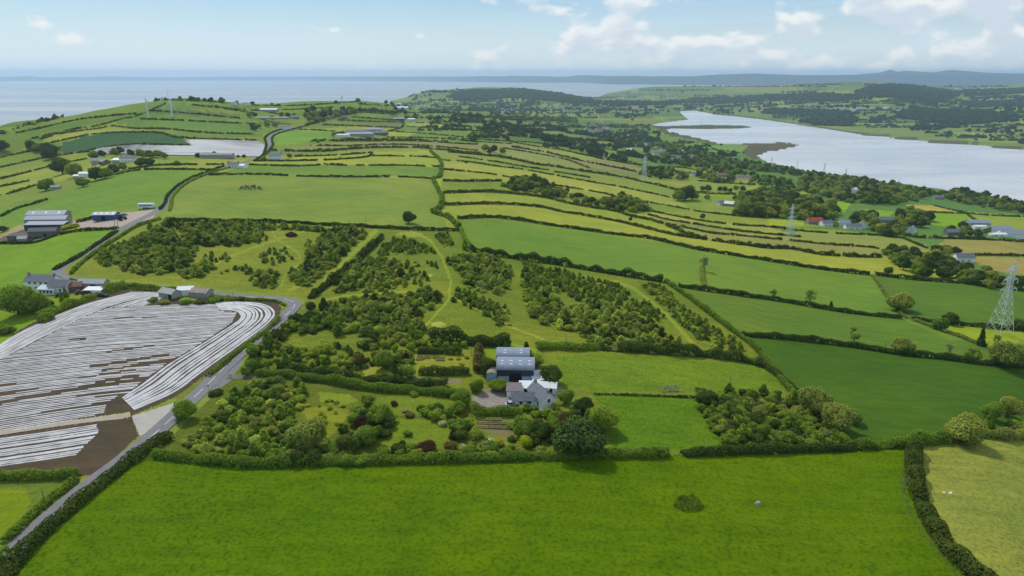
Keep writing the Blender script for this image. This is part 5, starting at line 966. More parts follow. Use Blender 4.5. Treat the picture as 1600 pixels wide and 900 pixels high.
def building(name, cat, px, py, L, W, H, R, yaw, wall=WHITE, roof=SLATE, shape='gable', look='', windows=0, door=False, chim=0, open_front=None, panels=None, own=True, lights=0, upper=False):
    """L along local x (the ridge), W across, H eaves, R roof rise; front is local -y"""
    o = root_at(name, px, py, yaw, sink=0.15); l, w_ = L/2, W/2; v, f = [], []
    if shape == 'gable': prof = [(-w_, 0), (w_, 0), (w_, H), (0, H+R), (-w_, H)]; rp = [(-w_-.35, H-.35*R/w_*1.0), (0, H+R), (w_+.35, H-.35*R/w_)]
    elif shape == 'arch':
        arc = [(w_*math.cos(t), H+R*math.sin(t)) for t in np.linspace(0, math.pi, 11)]; prof = [(-w_, 0), (w_, 0)]+arc; rp = [((w_+.2)*-math.cos(t), H+(R+.02)*math.sin(t)) for t in np.linspace(0, math.pi, 13)]
    else: prof = [(-w_, 0), (w_, 0), (w_, H+R), (-w_, H)]; rp = [(-w_-.3, H-.05), (w_+.3, H+R+.05)]
    n = len(prof); v = [(-l, a, b) for a, b in prof]+[(l, a, b) for a, b in prof]; f = [tuple(range(n))[::-1], tuple(n+i for i in range(n))]+[(i, (i+1) % n, n+(i+1) % n, n+i) for i in range(n)]
    link('wall', mesh('wall', v, f, wall), o)
    v, f = [], []; th = 0.16; e = l+0.3; k = len(rp)
    for x in (-e, e):
        for dz in (0.03, th): v += [(x, a, b+dz) for a, b in rp]
    for i in range(k-1): f += [(i, i+1, 2*k+i+1, 2*k+i)[::-1], (k+i, k+i+1, 3*k+i+1, 3*k+i), (i, i+1, k+i+1, k+i), (2*k+i, 2*k+i+1, 3*k+i+1, 3*k+i)[::-1]]
    f += [(0, k, 3*k, 2*k), (k-1, 3*k-1, 4*k-1, 2*k-1)]
    rf = link('roof', mesh('roof', v, f, roof), o)
    for c in range(chim):
        x = (l-.6)*(1 if c == 0 else -1); link('chimney', boxm('chimney', BRICK, (x-.4, x+.4, -.35, .35, H+R-.6, H+R+1.0)), rf)
    if lights:
        for c in range(lights):
            x = -l+L*(c+.5)/lights; t = 0.5; y0 = -w_*0.75; y1 = -w_*0.25
            if shape == 'gable': zf = lambda y: H+R*(1+y/w_)+th+.02
            elif shape == 'arch': zf = lambda y: H+R*math.sqrt(max(0, 1-(y/(w_+.2))**2))+th+.05
            else: zf = lambda y: H+R*(y+w_)/W+th+.05
            link('rooflight', mesh('rooflight', [(x-.5, y0, zf(y0)), (x+.5, y0, zf(y0)), (x+.5, y1, zf(y1)), (x-.5, y1, zf(y1))], [(0, 1, 2, 3)], FRAME), rf)
    for s in (-1, 1):
        for c in range(windows):
            x = -l+L*(c+1)/(windows+1)
            for zb in ((1.0, 3.6) if upper else (1.0,)):
                wn = link('window', boxm('window', GLASS, (x-.5, x+.5, s*w_-(.05 if s < 0 else -.0), s*w_+(.0 if s < 0 else .05), zb, zb+1.2)), o)
                link('frame', boxm('frame', FRAME, (x-.6, x-.5, s*(w_+.04)-.05, s*(w_+.04)+.05, zb-.1, zb+1.3), (x+.5, x+.6, s*(w_+.04)-.05, s*(w_+.04)+.05, zb-.1, zb+1.3), (x-.5, x+.5, s*(w_+.04)-.05, s*(w_+.04)+.05, zb-.1, zb), (x-.5, x+.5, s*(w_+.04)-.05, s*(w_+.04)+.05, zb+1.2, zb+1.3)), wn)
    if windows:
        link('window', boxm('window', GLASS, (l, l+.05, -.45, .45, max(1, H-1.0), max(1, H-1.0)+1.1)), o)
    if door: link('door', boxm('door', NAVY, (l*.1, l*.1+.95, -w_-.06, -w_, 0.1, 2.1)), o)
    if open_front: a, b, h = open_front; link('opening', boxm('opening', DARK, (a, b, -w_-.05, -w_, 0.1, h)), o)
    if panels:
        for a, b, h, mt in panels: link('wall_panel', boxm('wall_panel', mt, (a, b, -w_-.08, -w_, 0.1, h)), o)
    HOUSES.append((px, py, L*.5/mpp(px, py), (H+R)/mpp(px, py)))
    named(o, look, cat, px, py, own=own); return o
def setlook(*a, **k): return building(*a, **k)
B = building
# cottage and yard
B('barn', 'barn', 806, 588, 12.2, 8.5, 4.4, 2.0, -2, NAVY, TIN, 'arch', look='navy barn with a rounded grey roof and pale blue lower panels facing the yard', panels=[(-6.0, -2.2, 2.1, PALEBLUE), (2.2, 6.0, 2.1, PALEBLUE)], open_front=(-1.9, 1.9, 3.2), lights=4)
B('barn', 'barn', 802, 573, 11.0, 7.0, 4.9, 1.9, -2, NAVY, TIN, 'arch', look='second rounded grey barn roof directly behind the navy barn', lights=2)
B('shed', 'shed', 769, 592, 4.2, 3.2, 2.3, 1.2, 84, PALEBLUE, std('lichen_tin', lin((150,140,118)), .8, var=.25), 'arch', look='small round roofed pale blue shed left of the navy barn')
B('cottage', 'house', 846, 629, 9.5, 5.0, 3.4, 2.2, -64, WHITE, SLATE, look='white cottage with grey slate roof and its gable end facing the garden', windows=3, chim=2, door=True)
B('cottage_wing', 'house', 820, 630, 8.0, 4.2, 2.2, 1.6, 3, WHITE, SLATE, look='low white slate roofed wing on the left of the cottage', windows=2, door=True)
B('outbuilding', 'outbuilding', 828, 611, 6.6, 3.4, 2.0, .8, 0, WHITE, WTIN, 'lean', look='white outbuilding with striped pale tin roof behind the cottage', open_front=(-2, -.4, 1.9), lights=3)
B('outbuilding', 'outbuilding', 855, 610, 6.0, 4.4, 2.2, 1.0, -8, WHITE, WTIN, look='white outbuilding with a dark doorway right of the cottage', open_front=(-.8, 1.8, 2.3))
B('outbuilding', 'outbuilding', 839, 598, 3.4, 5.4, 2.4, .8, 10, WHITE, WTIN, 'lean', look='white flat roofed shed between the barn and the round tree')
B('outbuilding', 'outbuilding', 803, 616, 4.6, 4.2, 2.3, .7, 0, WHITE, std('felt_roof', lin((128,118,116)), .9), 'lean', look='small white shed with a brown felt roof in the upper yard', open_front=(.2, 1.8, 1.9))
# house and sheds by the bend
B('house', 'house', 70, 452, 13.5, 6.4, 4.8, 2.3, -6, WHITE, SLATE, look='white two storey house with grey slate roof beside the road bend', windows=4, chim=2, upper=True, door=True)
B('conservatory', 'conservatory', 77, 459, 8.4, 3.4, 2.6, .9, -6, FRAME, std('glass_roof', lin((190,198,204)), .3), 'lean', look='long white conservatory along the front of the white house', windows=4)
B('house_annex', 'house', 98, 455, 9.0, 6.0, 3.2, 2.4, -8, WHITE, SLATE, look='white slate roofed annex at the right end of the white house', windows=2)
B('long_shed', 'shed', 147, 449, 12.5, 4.8, 2.8, 1.2, -4, GREY, TIN, look='long grey tin shed beside the road bend', open_front=(0, 2.5, 2.2))
B('shed', 'shed', 121, 453, 4.6, 4.6, 2.5, 1.4, 20, RUST, RUST, look='small rusty brown shed next to the long tin shed')
B('shed', 'shed', 149, 459, 7.6, 3.6, 2.3, .4, -3, WHITE, WTIN, 'lean', look='low white flat roofed shed in front of the long tin shed')
B('shed', 'shed', 266, 463, 8.0, 5.0, 2.4, 1.4, -25, GREY, std('cement_sheet', lin((172,168,160)), .8, var=.2), look='pale grey shed by the road above the striped field', open_front=(2, 4, 2.4))
B('shed', 'shed', 292, 459, 6.6, 4.6, 2.6, 1.0, 8, WHITE, WTIN, look='small white shed among bushes above the striped field')
B('ruined_shed', 'shed', 315, 462, 8.6, 5.4, 2.4, 1.2, -12, GREY, std('patched_tin', lin((158,142,130)), .85, var=.35, scale=.7), look='ruined shed with patched brown and grey roof above the striped field')
# farm on the left
B('farm_shed', 'barn', 78, 345, 25, 9, 5.2, 2.0, 3, GREY, TIN, look='large grey farm shed, the rear bay of three', lights=3)
B('farm_shed', 'barn', 77, 352, 26, 8, 4.8, 1.8, 3, GREY, TIN, look='large grey farm shed, the middle bay of three')
B('farm_shed', 'barn', 74, 359, 24, 6, 4.0, .9, 3, std('dark_sheet', lin((66,72,80)), .7), TIN, 'lean', look='large dark walled farm shed, the front bay of three', open_front=(-9, -3, 3.2))
B('stone_barn', 'barn', 70, 368, 16, 6, 3.4, 1.6, 6, STONE, std('dark_slate', lin((98,96,98)), .8, var=.2), look='long low stone barn in front of the grey farm sheds', open_front=(1, 2.4, 2))
B('stone_barn', 'barn', 34, 374, 13, 6, 3.0, .4, 4, STONE, std('mossy_roof', lin((100,96,88)), .9, var=.3), 'lean', look='roofless looking stone building at the left end of the farm', open_front=(-2, -.5, 1.9))
B('porch', 'outbuilding', 37, 377, 5.5, 3, 2.2, 1.2, 4, GREY, std('pale_roof', lin((186,180,170)), .8), look='small pale roofed porch in front of the stone farm building')
B('workshop', 'shed', 167, 343, 14.0, 7, 3.8, 1.2, 3, BLUE, TIN, look='blue walled workshop with white rooflights in the farmyard', lights=4, open_front=(-1.5, 1, 2.8))
# left hill hamlet
B('farm_shed', 'barn', 152, 256, 12, 10, 4.5, 2.5, 35, GREY, std('green_tin', lin((128,136,128)), .7), look='grey green shed in the hill hamlet')
B('farm_shed', 'barn', 164, 257, 12, 9, 4.0, 2.2, -40, STONE, std('green_tin2', lin((136,142,134)), .7), look='stone shed with a dark archway in the hill hamlet', open_front=(-2, 1.5, 3))
B('white_shed', 'shed', 185, 255, 11, 7, 4, 1.5, 0, GREY, WTIN, 'lean', look='white roofed shed beside the white house on the hill')
B('house', 'house', 202, 253, 18, 7, 4.5, 2.5, -3, WHITE, SLATE, look='long white house in the hill hamlet', windows=4, chim=2)
B('shed', 'shed', 134, 276, 11, 7, 3.8, 1.4, 4, WHITE, WTIN, look='white tin roofed shed among trees below the hill hamlet')
B('shed', 'shed', 122, 279, 7, 6, 3.2, 1.2, 4, GREY, WTIN, look='smaller pale shed left of the white tin roofed one')
B('shed', 'shed', 88, 296, 8, 5, 3, 1.2, 20, GREY, GREY, look='small grey shed hidden under dark trees on the left')
B('cottage', 'house', 366, 262, 11, 6, 3.6, 2.2, 0, WHITE, SLATE, look='white cottage at the top of the climbing road', windows=3, chim=2)
B('shed', 'shed', 380, 263, 6, 5, 3, 1.4, -20, WHITE, WTIN, look='small white shed right of the cottage on the climbing road')
B('house', 'house', 431, 250, 13, 9, 5, 3, 10, WHITE, SLATE, look='white house with grey roof in the bend of the hill road', windows=3, chim=1)
B('glasshouse', 'building', 340, 247, 34, 8, 4, 1.5, 0, GREY, std('dull_tin', lin((132,134,142)), .7), look='long grey shed below the distant white field')
# long ridge farms
for px, py, L, W, H, R, yw, wl, rf, lk in [(563,213,46,16,5,2.5,4,GREY,TIN,'long grey roofed cattle shed in the ridge farm'),(556,209,34,14,5,2.5,4,GREY,SLATE,'dark roofed shed behind the cattle shed in the ridge farm'),(594,211,26,16,5,3,30,STONE,SLATE,'grey barn at the right end of the ridge farm'),(585,206,30,12,5,2,4,GREY,TIN,'pale roofed shed at the back of the ridge farm'),(535,214,24,8,4,1.2,4,WHITE,WTIN,'white roofed shed at the left end of the ridge farm'),
  (624,163,40,16,6,3,5,WHITE,WTIN,'white farm shed on the skyline'),(628,171,38,14,6,3,0,WHITE,WTIN,'white sheds by the ridge road'),(624,188,30,12,5,2,0,BLUE,PALEBLUE,'blue roofed farm shed on the ridge'),(643,188,20,10,4,2,-10,WHITE,WTIN,'white shed right of the blue roofed one'),(537,186,14,8,4,3,30,STONE,SLATE,'stone house at the top of the ridge road'),
  (421,175,34,12,5,2,0,GREY,WTIN,'pale roofed long shed on the hilltop'),(409,186,100,9,3,1,0,GREY,TIN,'very long low pale roofed house for poultry on the hilltop'),(446,202,22,8,4.5,2.5,0,WHITE,SLATE,'white house among trees below the hilltop sheds'),(461,185,14,9,4,2,0,GREY,SLATE,'grey house near the dark conifers'),(365,164,12,8,4,2,0,WHITE,SLATE,'tiny white house on the hilltop skyline'),(385,165,14,8,4,2,0,WHITE,SLATE,'white skyline house right of the hilltop trees')]:
    B('farm_building', 'farm building', px, py, L, W, H, R, yw, wl, rf, look=lk)
# lough side houses
for px, py, L, W, H, R, yw, wl, rf, lk in [(975,229,16,8,7,4,40,WHITE,SLATE,'tall white gabled house in the hamlet'),(983,235,14,8,4,3,0,WHITE,WTIN,'white bungalow at the left of the hamlet'),(1009,228,12,9,8,4,50,WHITE,SLATE,'tall white house in the middle of the hamlet'),(1019,234,34,10,4,3,5,GREY,SLATE,'long grey house in the hamlet'),(1036,236,18,9,4,3,20,WHITE,SLATE,'white house right of the long grey one'),(1026,242,20,10,5,3,10,WHITE,SLATE,'white double house below the hamlet road'),(999,246,30,12,4,3,0,GREY,TIN,'grey tin roofed sheds below the hamlet'),
  (983,214,18,10,5,3,0,WHITE,WTIN,'white roofed shed behind the hamlet'),(1005,216,60,14,5,3,-3,GREY,TIN,'long grey industrial shed behind the hamlet'),(1052,246,16,9,4,4,0,BROWNR,SLATE,'dark roofed house right of the hamlet'),(1062,246,14,9,4,3,10,WHITE,SLATE,'white bungalow right of the dark roofed house'),(1077,246,22,9,4,3,-5,WHITE,SLATE,'wide white bungalow in the lane'),(1066,237,9,7,4,2,0,WHITE,WTIN,'lone white hut behind the lane'),(1084,275,12,8,5,3,30,WHITE,SLATE,'white house hidden in lough side trees'),
  (1128,276,20,9,4,3,0,BRICK,BROWNR,'brown roofed brick bungalow'),(1162,280,32,12,4,4,-5,WHITE,BROWNR,'wide white house with pinkish brown roof'),(1126,321,12,9,4,3,30,WHITE,SLATE,'white farmhouse below the lone tree clump'),(1140,322,14,9,4,3,-30,GREY,WTIN,'white roofed shed beside the farmhouse'),(1272,350,16,9,4,4,0,BRICK,REDR,'house with a bright orange red roof'),(1290,353,12,9,4,3,10,WHITE,SLATE,'small white house right of the red roof'),(1318,353,12,9,4,3,-10,WHITE,TIN,'white cottage half hidden by trees'),
  (1332,358,18,8,4,2.5,0,WHITE,SLATE,'long low white house with outbuildings'),(1347,357,10,8,6,3,60,WHITE,BROWNR,'white gabled house at the end of the row'),(1384,347,20,10,4,3,0,GREY,SLATE,'grey slated house above the wood'),(1423,364,14,8,4,4,50,WHITE,TIN,'white house with pale roof at the lane end'),(1334,301,14,9,6,4,40,WHITE,WTIN,'bright white house in the lough side wood'),(1465,311,18,10,4,3,0,GREY,SLATE,'grey roofed house beside a big dark tree'),(1526,353,24,14,5,3,-4,GREY,TIN,'open grey hay shed on the right farm'),(1530,358,14,8,4,1,-4,WHITE,WTIN,'white flat roof in front of the hay shed'),
  (1558,363,26,12,5,3,0,WHITE,TIN,'pale shed in the middle of the right farm'),(1585,371,34,14,5,4,-6,WHITE,TIN,'big grey roofed barn with a white gable at the right edge'),(1557,369,18,8,3,1,0,WHITE,WTIN,'low white lean-to on the right farm'),(1490,367,18,9,4,3,0,STONE,SLATE,'purple grey stone house by the tan field'),(1505,408,14,8,4,3,-5,WHITE,SLATE,'white house with grey roof in the right hand trees')]:
    B('house', 'house', px, py, L*.95, W*.9, H*.95, R*.9, yw, wl, rf, look=lk, windows=2 if L < 22 else 0)
def small_house(k):
    v, f = [], []; L, W, H, R = [(12,8,4.5,3),(16,8,4,3),(10,8,6,3.5),(24,12,5,3)][k]; l, w_ = L/2, W/2
    v = [(s*l, a, b) for s in (-1, 1) for a, b in ((-w_, 0), (w_, 0), (w_, H), (0, H+R), (-w_, H))]; f = [(4, 3, 2, 1, 0), (5, 6, 7, 8, 9), (1, 2, 7, 6), (0, 5, 9, 4)]
    o = len(v); v += [(s*(l+.3), a, b+.1) for s in (-1, 1) for a, b in ((-w_-.4, H-.3), (0, H+R), (w_+.4, H-.3))]; f += [(o, o+1, o+4, o+3), (o+1, o+2, o+5, o+4)]
    me = mesh('far_house', v, f, WHITE if k != 1 else GREY); me.materials.append([SLATE, BROWNR, SLATE, TIN][k]); me.polygons[4].material_index = 1; me.polygons[5].material_index = 1; return me
SHM = [small_house(k) for k in range(4)]
def houses(poly, n, label, group, ks=(0, 1, 2, 0), sc_=1.0):
    gp = G([p[0] for p in poly], [p[1] for p in poly]); P2 = [(p[0], p[1]) for p in gp]; c = 0; t = 0
    while c < n and t < n*30:
        t += 1; a = RNG.uniform(gp[:, 0].min(), gp[:, 0].max()); b = RNG.uniform(gp[:, 1].min(), gp[:, 1].max())
        if not inside(P2, a, b): continue
        z = float(height(a, b))
        if z < 0.8: continue
        o = link('house', SHM[ks[int(RNG.random()*len(ks))]], None, (a, b, z), RNG.uniform(-.5, .5)+(1.57 if RNG.random() < .3 else 0)); s = sc_*RNG.uniform(.85, 1.3); o.scale = (s, s, s); tag(o, label, 'house', group); c += 1
houses([(762,172),(800,168),(850,162),(900,164),(930,172),(928,178),(880,178),(820,176),(770,178)], 75, 'tiny pale house in the far village below the headland', 'houses of the far village', sc_=1.15)
houses([(955,150),(975,144),(1000,143),(1040,146),(1062,152),(1060,157),(1000,156),(958,154)], 60, 'tiny house in the far town on the coast', 'houses of the far coastal town', sc_=1.6)
houses([(890,196),(930,192),(955,202),(960,212),(920,208)], 22, 'small pale house in the tree belt along the far road', 'houses along the far road')
houses([(1505,158),(1560,154),(1600,152),(1600,166),(1540,166),(1508,164)], 34, 'tiny white house in the hillside town on the right', 'houses of the hillside town', sc_=1.2)
houses([(1490,138),(1540,138),(1540,147),(1500,146)], 26, 'tiny white house on the ridge across the lough', 'houses on the far ridge', sc_=1.5)
houses([(1300,171),(1400,168),(1410,176),(1320,178)], 9, 'long pale blue roofed shed on the flats across the lough', 'sheds across the lough', ks=(3,), sc_=1.3)
houses([(640,162),(690,166),(690,170),(650,170)], 10, 'small white house near the distant ridge farm', 'houses beyond the ridge farm')
houses([(975,170),(1030,172),(1030,178),(985,178)], 8, 'small pale house on the flats beyond the village', 'houses on the far flats')
houses([(1200,136),(1330,134),(1330,142),(1210,146)], 12, 'tiny house on the ridge behind the lough', 'houses on the ridge', sc_=1.3)
houses([(1540,203),(1575,204),(1575,208),(1545,207)], 6, 'stone farmhouse on the far shore of the lough', 'far shore farm', sc_=1.2)
# ------------------------------------------------------------------ vehicles
TYRE = std('tyre', (0.02, 0.02, 0.02), 0.8)
def disc(name, x, y, z, r, wd, mat, par):
    v, f = [], []; n = 14
    for s in (-wd/2, wd/2):
        for k in range(n): v.append((x+r*math.cos(6.283*k/n), y+s, z+r*math.sin(6.283*k/n)))
    f = [tuple(range(n)), tuple(range(n, 2*n))[::-1]]+[(k, n+k, n+(k+1) % n, (k+1) % n) for k in range(n)]; return link(name, mesh(name, v, f, mat), par)
def prism(name, prof, w0, w1, mat, par):
    """side profile (x,z) extruded across y; w1 = width at the top vertices (taper by height)"""
    zs = [p[1] for p in prof]; a, b = min(zs), max(zs); n = len(prof); v = []
    for s in (-1, 1): v += [(x, s*(w0+(w1-w0)*(z-a)/(b-a+1e-9))/2, z) for x, z in prof]
    return link(name, mesh(name, v, [tuple(range(n)), tuple(range(n, 2*n))[::-1]]+[(i, n+i, n+(i+1) % n, (i+1) % n) for i in range(n)], mat), par)
def car(px, py, yaw, rgb, look, van=False, s=1.0):
    o = root_at('parked_van' if van else 'parked_car', px, py, yaw, .02); p = paint_mat('vehicle_paint_%d_%d_%d' % rgb, rgb)
    if van: prism('body', [(-2.4,.35),(2.3,.35),(2.4,.9),(2.0,1.2),(1.4,2.0),(-2.4,2.05)], 1.9, 1.8, p, o); prism('windscreen', [(1.5,1.95),(2.08,1.2),(2.1,1.22),(1.55,1.98)], 1.7, 1.6, GLASS, o)
    else:
        prism('body', [(-2.1,.3),(2.1,.3),(2.15,.7),(1.2,.92),(-2.0,.95),(-2.15,.6)], 1.75, 1.7, p, o); cb_ = prism('cabin', [(-1.7,.93),(1.0,.9),(.4,1.42),(-1.2,1.45)], 1.62, 1.25, GLASS, o); prism('roof', [(-1.2,1.44),(.42,1.41),(.35,1.48),(-1.1,1.5)], 1.27, 1.2, p, cb_)
    for x in (-1.35, 1.35):
        for y in (-.82, .82): disc('wheel', x, y, .33, .33, .2, TYRE, o)
    o.scale = (s, s, s); named(o, look, 'van' if van else 'car', px, py, own=True); return o
car(800, 634, 8, (190,196,206), 'silver car parked beside the low cottage wing')
car(806, 639, -4, (60,58,60), 'dark car parked on the gravel below the cottage wing')
car(167, 343.5, -8, (150,180,212), 'pale blue van parked in front of the blue workshop', True, 1.3)
car(124, 458, 70, (60,66,74), 'dark car parked beside the white house')
car(93, 462, 60, (70,78,92), 'blue grey car near the conservatory'); car(161, 463, 0, (64,50,48), 'dark maroon car by the sheds at the bend')
car(137, 461, 5, (70, 54, 50), 'dark brown van beside the rusty shed', True)
car(194, 337, 60, (120,124,130), 'grey car behind the blue tractor')
def tractor(px, py, yaw, rgb, look):
    o = root_at('tractor', px, py, yaw, .02); p = paint_mat('tractor_paint_%d' % rgb[0], rgb)
    prism('bonnet', [(.2,.8),(2.2,.8),(2.2,1.5),(.2,1.7)], .8, .7, p, o); prism('cab', [(-1.2,1.0),(.3,1.0),(.2,2.7),(-1.0,2.7)], 1.4, 1.2, GLASS, o); prism('cab_roof', [(-1.1,2.7),(.35,2.7),(.3,2.85),(-1.0,2.85)], 1.4, 1.3, p, o)
    for y in (-.95, .95): disc('wheel', -.7, y, .85, .85, .5, TYRE, o); disc('wheel', 1.7, y*.85, .5, .5, .35, TYRE, o)
    o.scale = (1.35,)*3; named(o, look, 'tractor', px, py, own=True)
tractor(190, 344, 50, (44,72,120), 'dark blue tractor standing in the farmyard'); tractor(180, 340, -20, (214,150,40), 'orange yellow loader beside the blue workshop')
def caravan(px, py, yaw):
    o = root_at('livestock_trailer', px, py, yaw, .02); p = paint_mat('trailer_white', (226,228,226))
    prism('body', [(-3.2,.5),(3.2,.5),(3.6,1.2),(3.2,2.4),(-3.2,2.4)], 2.2, 2.1, p, o)
    for k in range(5): link('vent', boxm('vent', DARK, (-2.6+k*1.1, -1.9+k*1.1, -1.13, -1.09, 1.3, 1.8)), o)
    for x in (-.7, .5):
        for y in (-1, 1): disc('wheel', x, y, .4, .4, .25, TYRE, o)
    o.scale = (1.5,)*3; named(o, 'long white trailer parked at the roadside by the farmyard', 'trailer', px, py, own=True)
caravan(229, 326, 8)
# ------------------------------------------------------------------ turbines, pylons, poles
TURB = std('turbine_white', lin((226,228,230)), 0.5, var=0.03); STEEL = std('pylon_steel', lin((222,228,228)), 0.5, var=0.1); WOODP = std('pole_wood', lin((132,120,104)), 0.9, var=0.2); INS = std('insulator', lin((214,206,180)), 0.4)
def px_height(px, py, top):
    g = G1(px, py); r = math.hypot(g[0], g[1]); c = ray(px, top)[2]; return CH+c*r-g[2]
def bars(name, segs, mat, par, n=4):
    v, f = [], []
    for a, b, ra, rb in segs: tube(v, f, a, b, ra, rb, n)
    return link(name, mesh(name, v, f, mat), par)
def turbine(px, py, hub, blade, rot, yaw, look, thick=1.0):
    H = px_height(px, py, hub); bl = blade*mpp(px, py); o = root_at('wind_turbine', px, py, yaw, -.5)
    bars('tower', [((0,0,0),(0,0,H),1.5*thick,.95*thick)], TURB, o, 12); prism('nacelle', [(-2,H-.9),(2.2,H-.9),(2.2,H+.9),(-1.6,H+.9)], 1.8, 1.5, TURB, o)
    hb = bars('hub', [((-2.6,0,H),(-1.9,0,H),.6,.9)], TURB, o, 8)
    for k in range(3):
        a = math.radians(rot+120*k); dy, dz = math.sin(a), math.cos(a); v = []; f = []
        for t, wd in ((0, .5), (.15, 1.15), (.5, .8), (1, .25)):
            for s in (-1, 1):
                for tt in (-.12, .12): v.append((-2.3+tt, dy*bl*t+dz*s*wd*.5*thick*1.3, H+dz*bl*t-dy*s*wd*.5*thick*1.3))
        for i in range(3):
            b = i*4
            for q in ((0, 1, 5, 4), (2, 6, 7, 3), (0, 4, 6, 2), (1, 3, 7, 5)): f.append(tuple(b+z for z in q))
        link('blade', mesh('blade', v, f, TURB), o)
    named(o, look, 'wind turbine', px, py, own=True)
turbine(232, 185, 157, 5, 20, 130, 'white wind turbine on the left of the hilltop, its blades edge on')
turbine(269, 182, 159, 19, -4, 55, 'white wind turbine on the hilltop with one long blade upright')
turbine(535, 166, 151, 5, 30, 90, 'slim white wind turbine on the ridge near the sea', .8)
turbine(652, 179, 164, 4, 10, 100, 'small white wind turbine below the headland', .8)
def pylon(px, py, top, look, yaw=10, k=1.0, own=True):
    H = px_height(px, py, top); o = root_at('electricity_pylon', px, py, yaw, -.3); w0 = H*.115; t0 = H*.0037*k; lv = [0, .16, .30, .42, .52, .60, .67, .74, .81, .88, .94, 1.0]
    def wd(t): return w0*(1-t/.66)+H*.022*(t/.66) if t < .66 else H*.022*(1-.75*max(0, (t-.9)/.1))
    S = []
    for a, b in zip(lv[:-1], lv[1:]):
        A = [(sx*wd(a), sy*wd(a), a*H) for sx, sy in ((1,1),(1,-1),(-1,-1),(-1,1))]; Bq = [(sx*wd(b), sy*wd(b), b*H) for sx, sy in ((1,1),(1,-1),(-1,-1),(-1,1))]
        for i in range(4): j = (i+1) % 4; S += [(A[i], Bq[i], t0*1.3, t0*1.3), (A[i], Bq[j], t0*.7, t0*.7), (A[j], Bq[i], t0*.7, t0*.7), (Bq[i], Bq[j], t0*.6, t0*.6)]
    bars('tower', S, STEEL, o)
    for t, arm in ((.62, .135), (.75, .12), (.88, .10)):
        c = []
        for s in (-1, 1):
            e = (s*arm*H, 0, t*H)
            for y in (-1, 1): c += [((s*wd(t), y*wd(t), t*H), e, t0, t0*.8), ((s*wd(t), y*wd(t), (t+.035)*H), e, t0*.8, t0*.8)]
        cr = bars('crossarm', c, STEEL, o)
        for s in (-1, 1): bars('insulator', [((s*arm*H, 0, t*H), (s*arm*H, 0, (t-.06)*H), t0*1.5, t0*1.5)], INS, cr, 6)
    named(o, look, 'pylon', px, py, own=own)
pylon(1561, 519, 404, 'tallest steel lattice pylon, standing in the green fields at the right', 14, .85); pylon(1233, 372, 318, 'steel lattice pylon in front of the dark wood on the slope', 20)
pylon(1006, 284, 242, 'faint lattice pylon among the hedges below the hamlet', 20, 1.0)
for px, py, tp, lk in ((1095,195,186,'faint small pylon by the mud bank in the lough'),(1205,258,244,'faint small pylon at the lough edge left of the others'),(1245,262,250,'small pylon rising from trees by the lough'),(1287,272,254,'tallest of the small pylons along the lough shore'),(1321,277,262,'second tallest small pylon along the lough shore'),(1404,290,280,'small pylon just showing above the shore trees'),(1443,293,285,'small pylon behind the dark round tree by the shore')): pylon(px, py, tp, lk, 30, 1.1)
pylon(943, 258, 238, 'faint pylon in the upper strip fields', 30, .5)
def pole(px, py, top, look, bar=True, yaw=20, r=.15):
    H = px_height(px, py, top); o = root_at('utility_pole', px, py, yaw, -.2); bars('post', [((0,0,0),(0,0,H),r,r*.75)], WOODP, o, 8)
    if bar:
        cb2 = bars('crossbar', [((-1.1,0,H-.5),(1.1,0,H-.5),.09,.09)], WOODP, o)
        for x in (-1, 0, 1): bars('insulator', [((x,0,H-.4),(x,0,H-.05),.09,.07)], INS, cb2, 6)
    named(o, look, 'utility pole', px, py, own=True)
for a in ((71,790,762,'dark wooden pole in the rough grass left of the road',False),(276,655,626,'dark wooden pole at the field entrance beside the road tree',False),(365,473,457,'pale wooden pole above the striped field',False),(1577,690,663,'pale wooden pole with crossbar above the pale olive field'),(1437,692,676,'wooden pole with crossbar in the bottom right hedge'),(1412,770,745,'wooden pole with crossbar beside the tangled hedge'),
          (1140,610,588,'thin wooden pole beside the small right wood'),(1115,559,549,'short pole in the hedge above the upper paddock'),(1017,548,530,'pole among trees above the upper paddock'),(844,548,540,'short pole behind the barn'),(1292,688,674,'pole with crossbar at the right corner of the small wood'),(572,347,335,'bare pole beside the plantation top hedge',False),(180,355,340,'thin pole in the farmyard',False),(185,357,343,'second thin pole in the farmyard',False),(884,548,520,'slim pole in the long wood right of the plantation',False),(548,505,492,'pale pole standing in the dark plantation',False),(1382,548,532,'thin grey pole on the long dark hedge',False)): pole(*a)
def sign(px, py, look, rgb, w_=.5, h=1.5, pw=.5):
    o = root_at('road_sign', px, py, 10); bars('post', [((0,0,0),(0,0,h),.05,.05)], WOODP, o, 6); link('panel', boxm('panel', paint_mat('sign_%d' % rgb[0], rgb), (-w_, w_, -.06, -.02, h-pw, h+.2)), o); named(o, look, 'sign', px, py, own=True)
sign(343, 607, 'small white sign at the mouth of the driveway', (232,230,224), .5, 1.8, .8); sign(326, 609, 'thin dark marker post at the road junction', (90,70,66), .2, 1.6, .4); sign(360, 590, 'white and orange sign under the bushes at the junction', (226,170,140), .5, 1.2, .5); sign(418, 582, 'small pale marker beside the driveway hedge', (214,210,196), .3, 1.2, .4)
